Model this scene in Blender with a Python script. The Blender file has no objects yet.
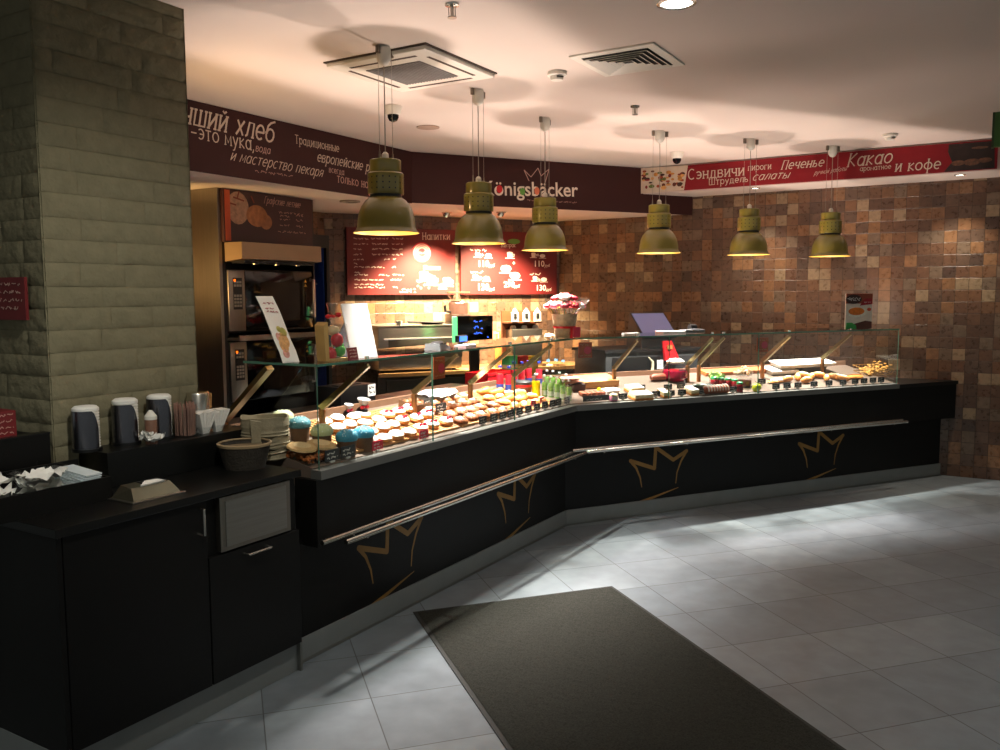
import bpy, bmesh, math, random
from mathutils import Vector, Matrix
from math import sin, cos, tan, radians, pi, hypot, atan2
random.seed(7)
SC = bpy.context.scene
COL = SC.collection

# ------------------------------------------------------------------ camera, world, exposure, lights
F, PITCH, ROLL, H = 852.0, radians(5.35), radians(-0.25), 1.65
_cp, _sp, _cr, _sr = cos(PITCH), sin(PITCH), cos(ROLL), sin(ROLL)
_fw = Vector((0, _cp, -_sp)); _up = Vector((0, _sp, _cp)); _rt = Vector((1, 0, 0))
CR = _cr*_rt + _sr*_up; CU = -_sr*_rt + _cr*_up
cam_d = bpy.data.cameras.new('camera'); cam = bpy.data.objects.new('camera', cam_d); COL.objects.link(cam)
cam_d.sensor_width = 36; cam_d.lens = 36*F/1000; cam_d.clip_start = .05; cam_d.clip_end = 60
M3 = Matrix((CR, CU, -_fw)).transposed()
cam.matrix_world = Matrix.Translation((0, 0, H)) @ M3.to_4x4()
SC.camera = cam
SC.view_settings.view_transform = 'Standard'; SC.view_settings.look = 'None'
SC.view_settings.gamma = 1; SC.view_settings.use_curve_mapping = False
SC.view_settings.exposure = 0.0
try:
    SC.cycles.use_denoising = True
    SC.cycles.max_bounces = 8; SC.cycles.transparent_max_bounces = 24
    SC.cycles.caustics_reflective = False; SC.cycles.caustics_refractive = False
    SC.cycles.sample_clamp_indirect = 4
except Exception: pass
W = bpy.data.worlds.new('world'); SC.world = W; W.use_nodes = True
W.node_tree.nodes['Background'].inputs[0].default_value = (.84, .88, .80, 1)
W.node_tree.nodes['Background'].inputs[1].default_value = .30

# frames of the room: the long case runs along A, the far case along B, the tiled right wall along R
C = Vector((.473, 5.996, 0)); W0 = Vector((4.416, 7.410, 0))
class Frame:
    def __init__(s, o, deg):                       # local x runs along the run, y points away from the customer side
        s.o = o; s.a = radians(deg); s.x = Vector((cos(s.a), sin(s.a), 0)); s.y = Vector((-sin(s.a), cos(s.a), 0))
    def w(s, x, y, z=0): return s.o + x*s.x + y*s.y + Vector((0, 0, z))
    def l(s, p): d = p - s.o; return Vector((d.dot(s.x), d.dot(s.y), p.z))
FA, FB, FR = Frame(C, 59), Frame(C, 25), Frame(W0, -31)
MIT = tan(radians(17))
def ray(px, py): return ((px-500)/F)*CR - ((py-375)/F)*CU + _fw
def hit(px, py, P0, n):
    d = ray(px, py); o = Vector((0, 0, H)); return o + d*((P0-o).dot(n)/d.dot(n))
def at_z(f, px, py, z): return f.l(hit(px, py, Vector((0, 0, z)), Vector((0, 0, 1))))
def at_d(f, px, py, d): return f.l(hit(px, py, f.w(0, d), f.y))
DS = .217; DANG = math.atan(DS)
def deck_z(d): return .885 + (d+.03)*DS
def on_deck(f, px, py):
    n = f.x.cross(f.y + Vector((0, 0, DS))).normalized()
    return f.l(hit(px, py, f.w(0, -.03, .885), n))

LAMPS = [(FA, -1.88, .10), (FA, -.863, .182), (FA, .088, .223), (FB, .985, .304), (FB, 1.862, .287), (FB, 2.731, .262)]
def spot(name, loc, to, power, size, blend=.3, rad=.03, col=(1, .86, .70), square=False):
    l = bpy.data.lights.new(name, 'SPOT'); l.energy = power; l.spot_size = radians(size); l.spot_blend = blend
    l.shadow_soft_size = rad; l.color = col; l.use_square = square
    o = bpy.data.objects.new(name, l); COL.objects.link(o); o.location = loc
    o.rotation_euler = (Vector(to)-Vector(loc)).to_track_quat('-Z', 'Y').to_euler(); return o
LAMP_W = [310, 440, 420, 390, 380, 320]
for (f, s, d), pw in zip(LAMPS, LAMP_W):
    p = f.w(s, d, 2.02); spot('pendant_light', p, p-Vector((0, 0, 1)), pw, 92, .8, .035, (1, .93, .87))
def strip_mask(o, half, soft, run=9):            # shapes the added upward spots into a strip as long as the glass top
    l = o.data; l.use_nodes = True; nt = l.node_tree; em = nt.nodes['Emission']
    tc = nt.nodes.new('ShaderNodeTexCoord'); sp = nt.nodes.new('ShaderNodeSeparateXYZ'); nt.links.new(tc.outputs['Normal'], sp.inputs[0])
    dv = nt.nodes.new('ShaderNodeMath'); dv.operation = 'DIVIDE'; nt.links.new(sp.outputs[1], dv.inputs[0]); nt.links.new(sp.outputs[2], dv.inputs[1])
    ab = nt.nodes.new('ShaderNodeMath'); ab.operation = 'ABSOLUTE'; nt.links.new(dv.outputs[0], ab.inputs[0])
    mr = nt.nodes.new('ShaderNodeMapRange'); mr.interpolation_type = 'SMOOTHSTEP'
    mr.inputs[1].default_value = half-soft; mr.inputs[2].default_value = half+soft; mr.inputs[3].default_value = 1; mr.inputs[4].default_value = .32
    nt.links.new(ab.outputs[0], mr.inputs[0])
    d2 = nt.nodes.new('ShaderNodeMath'); d2.operation = 'DIVIDE'; nt.links.new(sp.outputs[0], d2.inputs[0]); nt.links.new(sp.outputs[2], d2.inputs[1])
    a2 = nt.nodes.new('ShaderNodeMath'); a2.operation = 'ABSOLUTE'; nt.links.new(d2.outputs[0], a2.inputs[0])
    m2 = nt.nodes.new('ShaderNodeMapRange'); m2.interpolation_type = 'SMOOTHSTEP'
    m2.inputs[1].default_value = run-.12; m2.inputs[2].default_value = run+.12; m2.inputs[3].default_value = 1; m2.inputs[4].default_value = .1
    nt.links.new(a2.outputs[0], m2.inputs[0])
    ml = nt.nodes.new('ShaderNodeMath'); ml.operation = 'MULTIPLY'; nt.links.new(mr.outputs[0], ml.inputs[0]); nt.links.new(m2.outputs[0], ml.inputs[1])
    nt.links.new(ml.outputs[0], em.inputs['Strength'])
for (f, s, d), pw in zip(LAMPS, (96, 104, 92, 72, 72, 64)):   # added upward spots, standing in for lamp light reflected off the glass tops
    p = f.w(s, d, 1.12); o = spot('ceiling_bounce_fill', p, p+Vector((0, 0, 1)), pw, 150, .8, .04, (1, .77, .68))
    o.rotation_euler = (pi, 0, f.a); strip_mask(o, .52, .06, .52 if s < -1.5 else 9)
spot('board_spot', FB.w(.172, 2.66, 2.40), FB.w(.02, 3.20, .72), 1700, 98, 1, .03, (1, .80, .50))
spot('board_spot', FB.w(.80, 2.50, 2.44), FB.w(.84, 3.20, .72), 1600, 98, 1, .03, (1, .80, .50))
spot('soffit_spot', FR.w(-2.09, -.44, 2.63), FR.w(-2.05, -.15, 1.4), 60, 85, .7, .03, (1, .88, .70))
spot('soffit_spot', FR.w(-.40, -.40, 2.63), FR.w(-.40, -.15, 1.4), 60, 85, .7, .03, (1, .88, .70))
spot('oven_side_light', FA.w(-1.75, 2.55, 1.75), FA.w(-.95, 2.85, 1.95), 80, 100, .9, .05, (1, .58, .20))
spot('warm_ceiling_fill', FA.w(-2.2, 1.25, 1.95), FA.w(-1.5, .75, 2.9), 22, 120, .8, .08, (1, .58, .24))  # added warm spot without a known fitting, tints the ceiling at the left
spot('column_fill', (-.35, 1.9, 2.86), (-1.75, 3.75, .95), 105, 62, 1, .05, (1, .96, .84))  # added unseen spot that brightens the lower face of the stone column
spot('ceiling_downlight_light', (.77, 3.78, 2.86), (.77, 3.78, 0), 30, 110, .6, .07, (.97, 1, .95))
for q, pw in (((-1.6, 1.6), 30), ((2.6, 2.2), 34), ((3.2, 4.4), 26)):
    spot('ceiling_downlight_light', (q[0], q[1], 2.86), (q[0], q[1], 0), pw, 115, .6, .07, (.96, 1, .94))

# ------------------------------------------------------------------ materials
def lin(c):
    return tuple(((v/255)/12.92 if v/255 <= .04045 else ((v/255+.055)/1.055)**2.4) for v in c)
MATS = {}
def nd(nt, t, **k):
    n = nt.nodes.new(t)
    for a, b in k.items(): setattr(n, a, b)
    return n
def mat(name, rgb, rough=.5, metal=0, var=.08, scale=14, bump=0, bscale=60, spec=.5, emit=0, trans=0, coat=0, stretch=None):
    if name in MATS: return MATS[name]
    m = bpy.data.materials.new(name); m.use_nodes = True; nt = m.node_tree; b = nt.nodes['Principled BSDF']
    tc = nd(nt, 'ShaderNodeTexCoord'); src = tc.outputs['Object']
    if stretch:
        mp = nd(nt, 'ShaderNodeMapping'); mp.inputs['Scale'].default_value = stretch
        nt.links.new(src, mp.inputs[0]); src = mp.outputs[0]
    no = nd(nt, 'ShaderNodeTexNoise'); no.inputs['Scale'].default_value = scale; no.inputs['Detail'].default_value = 4
    nt.links.new(src, no.inputs['Vector'])
    r = nd(nt, 'ShaderNodeValToRGB'); c = lin(rgb)
    r.color_ramp.elements[0].position = .3; r.color_ramp.elements[1].position = .7
    r.color_ramp.elements[0].color = tuple(v*(1-var) for v in c)+(1,)
    r.color_ramp.elements[1].color = tuple(min(1, v*(1+var)) for v in c)+(1,)
    nt.links.new(no.outputs['Fac'], r.inputs[0]); nt.links.new(r.outputs[0], b.inputs['Base Color'])
    b.inputs['Roughness'].default_value = rough; b.inputs['Metallic'].default_value = metal
    b.inputs['Specular IOR Level'].default_value = spec; b.inputs['Coat Weight'].default_value = coat
    if trans: b.inputs['Transmission Weight'].default_value = trans
    if emit:
        nt.links.new(r.outputs[0], b.inputs['Emission Color']); b.inputs['Emission Strength'].default_value = emit
    if bump:
        n2 = nd(nt, 'ShaderNodeTexNoise'); n2.inputs['Scale'].default_value = bscale; n2.inputs['Detail'].default_value = 5
        nt.links.new(src, n2.inputs['Vector'])
        bp = nd(nt, 'ShaderNodeBump'); bp.inputs['Strength'].default_value = bump; bp.inputs['Distance'].default_value = .01
        nt.links.new(n2.outputs['Fac'], bp.inputs['Height']); nt.links.new(bp.outputs[0], b.inputs['Normal'])
    MATS[name] = m; return m
def glass(name, tint=(.97, .985, .975), ior=1.45, rough=0.0):
    if name in MATS: return MATS[name]
    m = bpy.data.materials.new(name); m.use_nodes = True; nt = m.node_tree; nt.nodes.clear()
    out = nd(nt, 'ShaderNodeOutputMaterial'); mx = nd(nt, 'ShaderNodeMixShader')
    tr = nd(nt, 'ShaderNodeBsdfTransparent'); tr.inputs[0].default_value = tint+(1,)
    gl = nd(nt, 'ShaderNodeBsdfGlossy'); gl.inputs['Roughness'].default_value = rough
    lw = nd(nt, 'ShaderNodeLayerWeight'); lw.inputs[0].default_value = .5          # Schlick's law, the same from both sides
    pw = nd(nt, 'ShaderNodeMath', operation='POWER'); nt.links.new(lw.outputs['Facing'], pw.inputs[0]); pw.inputs[1].default_value = 5
    f0 = ((ior-1)/(ior+1))**2
    ma = nd(nt, 'ShaderNodeMath', operation='MULTIPLY_ADD'); nt.links.new(pw.outputs[0], ma.inputs[0]); ma.inputs[1].default_value = 1-f0; ma.inputs[2].default_value = f0
    nt.links.new(ma.outputs[0], mx.inputs[0]); nt.links.new(tr.outputs[0], mx.inputs[1]); nt.links.new(gl.outputs[0], mx.inputs[2])
    nt.links.new(mx.outputs[0], out.inputs[0]); MATS[name] = m; return m
def math_n(nt, op, a, b=None):
    n = nd(nt, 'ShaderNodeMath', operation=op)
    for i, v in enumerate((a, b)):
        if v is None: continue
        if isinstance(v, (int, float)): n.inputs[i].default_value = v
        else: nt.links.new(v, n.inputs[i])
    return n.outputs[0]
def tile_mat(name, size, axes, cols, grout, gw, rough, mottle, bump, tilt=0.0):
    m = bpy.data.materials.new(name); m.use_nodes = True; nt = m.node_tree; b = nt.nodes['Principled BSDF']
    tc = nd(nt, 'ShaderNodeTexCoord'); sp = nd(nt, 'ShaderNodeSeparateXYZ'); nt.links.new(tc.outputs['Object'], sp.inputs[0])
    u = math_n(nt, 'DIVIDE', sp.outputs[axes[0]], size); v = math_n(nt, 'DIVIDE', sp.outputs[axes[1]], size)
    cu = math_n(nt, 'FLOOR', u); cv = math_n(nt, 'FLOOR', v)
    cb = nd(nt, 'ShaderNodeCombineXYZ'); nt.links.new(cu, cb.inputs[0]); nt.links.new(cv, cb.inputs[1])
    wn = nd(nt, 'ShaderNodeTexWhiteNoise', noise_dimensions='3D'); nt.links.new(cb.outputs[0], wn.inputs['Vector'])
    r = nd(nt, 'ShaderNodeValToRGB'); r.color_ramp.interpolation = 'CONSTANT'; el = r.color_ramp.elements
    while len(el) < len(cols): el.new(.5)
    for e, (pos, c) in zip(el, cols): e.position = pos; e.color = lin(c)+(1,)
    nt.links.new(wn.outputs['Value'], r.inputs[0])
    no = nd(nt, 'ShaderNodeTexNoise'); no.inputs['Scale'].default_value = mottle[0]; no.inputs['Detail'].default_value = 6
    ofs = nd(nt, 'ShaderNodeVectorMath', operation='ADD'); nt.links.new(tc.outputs['Object'], ofs.inputs[0])
    sc_ = nd(nt, 'ShaderNodeVectorMath', operation='SCALE'); nt.links.new(wn.outputs['Color'], sc_.inputs[0]); sc_.inputs['Scale'].default_value = mottle[2]
    nt.links.new(sc_.outputs[0], ofs.inputs[1]); nt.links.new(ofs.outputs[0], no.inputs['Vector'])
    mr = nd(nt, 'ShaderNodeMapRange'); mr.inputs[1].default_value = .3; mr.inputs[2].default_value = .7
    mr.inputs[3].default_value = 1-mottle[1]; mr.inputs[4].default_value = 1+mottle[1]; nt.links.new(no.outputs['Fac'], mr.inputs[0])
    ml = nd(nt, 'ShaderNodeVectorMath', operation='SCALE'); nt.links.new(r.outputs[0], ml.inputs[0]); nt.links.new(mr.outputs[0], ml.inputs['Scale'])
    def edge(x):
        fr = math_n(nt, 'FRACT', x); return math_n(nt, 'MINIMUM', fr, math_n(nt, 'SUBTRACT', 1.0, fr))
    ed = math_n(nt, 'MINIMUM', edge(u), edge(v)); g = gw/size/2
    ms = nd(nt, 'ShaderNodeMapRange'); ms.inputs[1].default_value = g*.6; ms.inputs[2].default_value = g*1.4; nt.links.new(ed, ms.inputs[0])
    mx = nd(nt, 'ShaderNodeMix', data_type='RGBA'); mx.inputs[6].default_value = lin(grout)+(1,)
    nt.links.new(ms.outputs[0], mx.inputs[0]); nt.links.new(ml.outputs[0], mx.inputs[7]); nt.links.new(mx.outputs[2], b.inputs['Base Color'])
    rr = nd(nt, 'ShaderNodeMapRange'); rr.inputs[3].default_value = rough[0]; rr.inputs[4].default_value = rough[1]
    nt.links.new(no.outputs['Fac'], rr.inputs[0]); nt.links.new(rr.outputs[0], b.inputs['Roughness'])
    hs = math_n(nt, 'ADD', math_n(nt, 'MULTIPLY', ms.outputs[0], .5), math_n(nt, 'MULTIPLY', no.outputs['Fac'], bump[1]))
    if tilt:   # hand-made tiles sit at slightly different angles
        sw = nd(nt, 'ShaderNodeSeparateColor'); nt.links.new(wn.outputs['Color'], sw.inputs[0])
        t1 = math_n(nt, 'MULTIPLY', math_n(nt, 'SUBTRACT', sw.outputs[0], .5), math_n(nt, 'FRACT', u))
        t2 = math_n(nt, 'MULTIPLY', math_n(nt, 'SUBTRACT', sw.outputs[1], .5), math_n(nt, 'FRACT', v))
        hs = math_n(nt, 'ADD', hs, math_n(nt, 'MULTIPLY', math_n(nt, 'ADD', t1, t2), tilt))
    bp = nd(nt, 'ShaderNodeBump'); bp.inputs['Strength'].default_value = bump[0]; bp.inputs['Distance'].default_value = .006
    nt.links.new(hs, bp.inputs['Height']); nt.links.new(bp.outputs[0], b.inputs['Normal']); MATS[name] = m
    return m
WALL_T = tile_mat('glazed_square_tiles', .105, (0, 2),
    [(0, (84, 62, 49)), (.18, (98, 71, 54)), (.38, (92, 72, 59)), (.54, (110, 79, 57)), (.68, (108, 90, 74)), (.79, (126, 92, 64)), (.88, (140, 119, 94)), (.95, (74, 57, 48))],
    (60, 46, 34), .004, (.18, .42), (26, .22, 5.0), (.5, .5), .9)
FLOOR_T = tile_mat('grey_stone_tiles', .4275, (0, 1), [(0, (121, 129, 135)), (.3, (129, 137, 143)), (.6, (125, 133, 139)), (.8, (132, 140, 145))],
    (72, 74, 75), .0045, (.38, .52), (9, .13, 8.0), (.12, .5))
BLK = mat('black_laminate', (15, 14, 13), .5, var=.05, scale=3, spec=.22)
BLKTOP = mat('black_worktop', (17, 17, 16), .28, var=.25, scale=180, spec=.35)
STEEL = mat('brushed_steel', (168, 164, 156), .32, 1, .06, 6, .05, 300, stretch=(1, 1, 30))
STEELV = mat('brushed_steel_panel', (150, 144, 134), .36, 1, .06, 4, .05, 200, stretch=(30, 30, 1))
CHROME = mat('polished_steel', (214, 210, 202), .24, 1, .02)
ALU = mat('grey_aluminium', (122, 122, 118), .45, .55, .04, 8)
PLINTH = mat('grey_plinth', (128, 131, 130), .5, .1, .05, 8)
CEIL = mat('white_ceiling_paint', (214, 203, 194), .85, var=.015, scale=2, spec=.2)
WHITE = mat('white_plastic', (222, 219, 208), .45, var=.02)
OFFW = mat('white_paper', (232, 230, 224), .7, var=.02)
DKGREY = mat('dark_grey_plastic', (44, 44, 45), .45, var=.06)
BLACKP = mat('black_plastic', (16, 16, 17), .35, var=.08)
MAROON = mat('maroon_panel', (50, 19, 17), .6, var=.03, scale=3, spec=.3)
RED = mat('red_panel', (126, 18, 28), .55, var=.03, scale=3, spec=.3)
BOARDM = mat('wine_red_board', (98, 27, 26), .5, var=.04, scale=5, spec=.35)
LETTER = mat('cream_lettering', (206, 190, 172), .6, var=.02)
LETTERP = mat('pale_pink_lettering', (196, 160, 148), .6, var=.03)
GOLD = mat('gold_paint', (152, 112, 52), .45, .3, .08, 20)
OLIVE = mat('olive_enamel', (126, 116, 46), .28, 0, .05, 6, coat=.6)
OLIVEIN = mat('yellow_inner_enamel', (232, 190, 84), .5, 0, .03)
BULB = mat('lit_bulb', (255, 214, 150), .5, emit=14, var=.01)
WOOD = mat('pale_wood', (190, 138, 84), .5, var=.16, scale=8, stretch=(1, 8, 8))
BLUE = mat('blue_panel', (38, 70, 158), .4, var=.05)
GREEN = mat('green_panel', (52, 104, 40), .5, var=.04)
REDP = mat('red_plastic', (206, 26, 34), .35, var=.05)
GLASS = glass('clear_glass'); CLEAR = glass('clear_plastic', (.95, .96, .96), 1.4, .04)
GEDGE = mat('green_glass_edge', (96, 150, 128), .15, var=.05, trans=.35)

# ------------------------------------------------------------------ mesh helpers
class MB:
    def __init__(s): s.b = bmesh.new()
    def _add(s, vs, fs):
        v = [s.b.verts.new(p) for p in vs]
        for f in fs:
            try: s.b.faces.new([v[i] for i in f])
            except ValueError: pass
        return v
    def box(s, x0, x1, y0, y1, z0, z1, M=None, bev=0):
        t = bmesh.new()
        bmesh.ops.create_cube(t, size=1)
        bmesh.ops.scale(t, vec=(x1-x0, y1-y0, z1-z0), verts=t.verts); bmesh.ops.translate(t, vec=((x0+x1)/2, (y0+y1)/2, (z0+z1)/2), verts=t.verts)
        if bev: bmesh.ops.bevel(t, geom=list(t.edges), offset=bev, segments=2, affect='EDGES', profile=.5)
        return s._merge(t, M)
    def _merge(s, t, M=None):
        if M is not None: bmesh.ops.transform(t, matrix=M, verts=t.verts)
        mp = {v: s.b.verts.new(v.co) for v in t.verts}
        for f in t.faces:
            try: s.b.faces.new([mp[v] for v in f.verts])
            except ValueError: pass
        t.free(); return s
    def prism(s, poly, z0, z1, M=None):
        n = len(poly)
        P = [Vector((p[0], p[1], z0)) for p in poly]+[Vector((p[0], p[1], z1)) for p in poly]
        if M is not None: P = [M @ p for p in P]
        s._add(P, [tuple(range(n))[::-1], tuple(range(n, 2*n))]+[(i, (i+1) % n, n+(i+1) % n, n+i) for i in range(n)]); return s
    def hexa(s, b, t):      # two quads, bottom and top
        s._add(list(b)+list(t), [(3, 2, 1, 0), (4, 5, 6, 7)]+[(i, (i+1) % 4, 4+(i+1) % 4, 4+i) for i in range(4)]); return s
    def lathe(s, prof, c=(0, 0, 0), n=24, M=None, caps=True):
        vs, fs = [], []
        for r, z in prof:
            for k in range(n):
                a = 2*pi*k/n; p = Vector((c[0]+r*cos(a), c[1]+r*sin(a), c[2]+z)); vs.append(M @ p if M is not None else p)
        for i in range(len(prof)-1):
            for k in range(n): fs.append((i*n+k, i*n+(k+1) % n, (i+1)*n+(k+1) % n, (i+1)*n+k))
        if caps:
            if prof[0][0] > 1e-6: fs.append(tuple(range(n))[::-1])
            if prof[-1][0] > 1e-6: fs.append(tuple((len(prof)-1)*n+k for k in range(n)))
        s._add(vs, fs); return s
    def tube(s, pts, r, n=8, caps=True):
        pts = [Vector(p) for p in pts]; rr = r if isinstance(r, (list, tuple)) else [r]*len(pts)
        vs, fs = [], []; prev = None
        for i, p in enumerate(pts):
            d = (pts[min(i+1, len(pts)-1)]-pts[max(i-1, 0)]).normalized()
            if prev is None: u = d.orthogonal().normalized()
            else: u = (prev-d*prev.dot(d)).normalized()
            prev = u; w = d.cross(u)
            for k in range(n):
                a = 2*pi*k/n; vs.append(p+(u*cos(a)+w*sin(a))*rr[i])
        for i in range(len(pts)-1):
            for k in range(n): fs.append((i*n+k, i*n+(k+1) % n, (i+1)*n+(k+1) % n, (i+1)*n+k))
        if caps: fs += [tuple(range(n))[::-1], tuple((len(pts)-1)*n+k for k in range(n))]
        s._add(vs, fs); return s
    def blob(s, c, r, n=16, m=10, jit=0, seed=0, zmin=None, M=None):
        rnd = random.Random(seed); t = bmesh.new(); bmesh.ops.create_uvsphere(t, u_segments=n, v_segments=m, radius=1)
        for v in t.verts:
            k = 1+rnd.uniform(-jit, jit); z = v.co.z if zmin is None else max(v.co.z, zmin)
            v.co = Vector((c[0]+v.co.x*r[0]*k, c[1]+v.co.y*r[1]*k, c[2]+z*r[2]*k))
        return s._merge(t, M)
def link(name, mesh, m, parent=None):
    o = bpy.data.objects.new(name, mesh); COL.objects.link(o)
    if m: mesh.materials.clear(); mesh.materials.append(m)
    if parent: o.parent = parent
    return o
def obj(name, mb, m, parent=None, smooth=32):
    bmesh.ops.recalc_face_normals(mb.b, faces=mb.b.faces)
    me = bpy.data.meshes.new(name); mb.b.to_mesh(me); mb.b.free()
    if smooth:
        for p in me.polygons: p.use_smooth = True
        try: me.set_sharp_from_angle(angle=radians(smooth))
        except Exception: pass
    return link(name, me, m, parent)
def thing(name, label, cat, loc=(0, 0, 0), rz=0, group=None):
    o = bpy.data.objects.new(name, None); COL.objects.link(o); o.empty_display_size = .05
    o.location = loc; o.rotation_euler = (0, 0, rz); tag(o, label, cat, group); return o
def tag(o, label, cat, group=None, kind=None):
    o['label'] = label; o['category'] = cat
    if group: o['group'] = group
    if kind: o['kind'] = kind
    return o
def struct(name, mb, m, loc=(0, 0, 0), rz=0, smooth=0, label=None):
    o = obj(name, mb, m, None, smooth); o.location = loc; o.rotation_euler = (0, 0, rz); o['kind'] = 'structure'
    if label: o['label'] = label
    return o
def dup(t, label, loc, rz=None, group=None):
    c = t.copy(); COL.objects.link(c); c.location = loc; c['label'] = label
    if rz is not None: c.rotation_euler = (0, 0, rz)
    if group: c['group'] = group
    for ch in list(t.children):
        k = ch.copy(); COL.objects.link(k); k.parent = c
        for g in list(ch.children):
            h = g.copy(); COL.objects.link(h); h.parent = k
    return c
ORD = ['first', 'second', 'third', 'fourth', 'fifth', 'sixth', 'seventh', 'eighth', 'ninth', 'tenth', 'eleventh', 'twelfth', 'thirteenth', 'fourteenth', 'fifteenth']
def face(x, y, z): return Vector((x, -z, y))                         # drawing plane (x right, y up) to a vertical sheet facing -y
def text_mesh(body, shear=0, weight=0, space=1):
    cu = bpy.data.curves.new('text', 'FONT'); cu.body = body; cu.size = 1; cu.shear = shear; cu.offset = weight; cu.space_character = space
    cu.resolution_u = 3
    o = bpy.data.objects.new('text', cu); COL.objects.link(o); bpy.context.view_layer.update()
    me = bpy.data.meshes.new_from_object(o.evaluated_get(bpy.context.evaluated_depsgraph_get()))
    bpy.data.objects.remove(o); bpy.data.curves.remove(cu); return me
def letters(parent, body, x0, z0, x1, z1, y, m, shear=0, weight=.01, ysc=1.0, space=1, name='lettering'):
    """lettering whose base line runs from (x0,z0) to (x1,z1) on the sheet at depth y of the parent"""
    me = text_mesh(body, shear, weight, space)
    xs = [v.co.x for v in me.vertices]; a, b = min(xs), max(xs); L = hypot(x1-x0, z1-z0); k = L/(b-a); an = atan2(z1-z0, x1-x0)
    for v in me.vertices:
        px, py = (v.co.x-a)*k, v.co.y*k*ysc
        v.co = (x0+px*cos(an)-py*sin(an), y, z0+px*sin(an)+py*cos(an))
    return link(name, me, m, parent)
# brush letters for the Cyrillic signs: strokes on a grid with x-height 1
def arc_(cx, cy, rx, ry, a0, a1, n=12): return [(cx+rx*cos(radians(a0+(a1-a0)*k/n)), cy+ry*sin(radians(a0+(a1-a0)*k/n))) for k in range(n+1)]
_soft = [(.08, 1), (.08, 0), (.5, 0), (.64, .26), (.5, .54), (.08, .54)]
_i = [[(.08, 1), (.08, 0)], [(.08, .05), (.65, .95)], [(.65, 1), (.65, 0)]]
GLY = {'а': (.80, [arc_(.38, .5, .34, .5, 0, 360), [(.72, 1), (.72, 0)]]), 'б': (.80, [arc_(.4, .45, .38, .45, 0, 360), [(.03, .6), (.12, 1.08), (.35, 1.32), (.75, 1.48)]]),
 'в': (.70, [[(.05, 0), (.05, 1), (.5, 1), (.6, .78), (.5, .54), (.05, .54)], [(.5, .54), (.68, .28), (.52, 0), (.05, 0)]]), 'г': (.62, [[(.08, 0), (.08, 1), (.6, 1)]]),
 'д': (.86, [[(.18, 0), (.26, 1), (.66, 1), (.66, 0)], [(0, -.28), (0, 0), (.86, 0), (.86, -.28)]]), 'е': (.78, [[(.05, .5), (.75, .5)]+arc_(.4, .5, .36, .5, 0, 310)]),
 'з': (.64, [[(.08, .88), (.35, 1), (.56, .78), (.3, .54)], [(.3, .54), (.62, .28), (.35, 0), (.05, .14)]]), 'и': (.72, _i), 'й': (.72, _i+[[(.2, 1.34), (.36, 1.2), (.52, 1.34)]]),
 'к': (.68, [[(.08, 1), (.08, 0)], [(.62, 1), (.1, .5), (.68, 0)]]), 'л': (.74, [[(0, .02), (.14, .12), (.25, 1), (.68, 1), (.68, 0)]]), 'м': (.86, [[(.04, 0), (.08, 1), (.42, .22), (.78, 1), (.82, 0)]]),
 'н': (.74, [[(.08, 1), (.08, 0)], [(.66, 1), (.66, 0)], [(.08, .5), (.66, .5)]]), 'о': (.80, [arc_(.4, .5, .38, .5, 0, 360)]), 'п': (.74, [[(.08, 0), (.08, 1), (.66, 1), (.66, 0)]]),
 'р': (.78, [[(.08, 1), (.08, -.5)], arc_(.42, .5, .34, .5, 0, 360)]), 'с': (.74, [arc_(.42, .5, .38, .5, 50, 310)]), 'т': (.72, [[(0, 1), (.72, 1)], [(.36, 1), (.36, 0)]]),
 'у': (.72, [[(.04, 1), (.38, .08)], [(.70, 1), (.38, .08), (.2, -.4), (0, -.45)]]), 'ф': (1.0, [[(.5, 1.4), (.5, -.48)], arc_(.5, .5, .46, .46, 0, 360)]), 'х': (.70, [[(.04, 1), (.66, 0)], [(.66, 1), (.04, 0)]]),
 'ц': (.76, [[(.08, 1), (.08, 0), (.74, 0), (.74, -.28)], [(.62, 1), (.62, 0)]]), 'ч': (.70, [[(.08, 1), (.08, .58), (.25, .42), (.62, .46)], [(.62, 1), (.62, 0)]]), 'ш': (1.0, [[(.06, 1), (.06, 0), (.94, 0), (.94, 1)], [(.5, 1), (.5, 0)]]),
 'ы': (.94, [_soft, [(.88, 1), (.88, 0)]]), 'ь': (.68, [_soft]), 'э': (.74, [arc_(.32, .5, .38, .5, 130, -130), [(.2, .5), (.70, .5)]]), 'я': (.70, [[(.62, 0), (.62, 1), (.2, 1), (.08, .75), (.2, .5), (.62, .5)], [(.3, .5), (.02, 0)]]),
 ',': (.2, [[(.12, .1), (.1, -.1), (.0, -.3)]]), '–': (.7, [[(.02, .5), (.68, .5)]]), ' ': (.45, [])}
def brush(parent, body, x0, z0, x1, z1, y, m, shear=0, weight=.13, ysc=1.0, serif=True, gap=.2):
    pos, x = [], 0
    for ch in body:
        w, st = GLY[ch.lower()]; up = ch != ch.lower(); k = 1.22 if up else 1
        pos.append((x, k, 1.45 if up else 1, st)); x += w*k+gap
    x -= gap; L = hypot(x1-x0, z1-z0); k = L/x; an = atan2(z1-z0, x1-x0); mb = MB()
    def T(gx, gy): u, v = gx*k+gy*k*ysc*shear, gy*k*ysc; return (x0+u*cos(an)-v*sin(an), z0+u*sin(an)+v*cos(an))
    for ox, kx, ky, st in pos:
        for ln in st:
            P = [(ox+a*kx, b*ky) for a, b in ln]; stroke(mb, [T(*q) for q in P], weight*k, y)
            if serif:
                for (a, b), (c, d) in ((P[0], P[1]), (P[-1], P[-2])):
                    if abs(a-c) < .2*abs(b-d) and abs(b-d) > .3: stroke(mb, [T(a-.13, b), T(a+.13, b)], weight*k*.8, y)
    return obj('lettering', mb, m, parent, 0)
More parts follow.
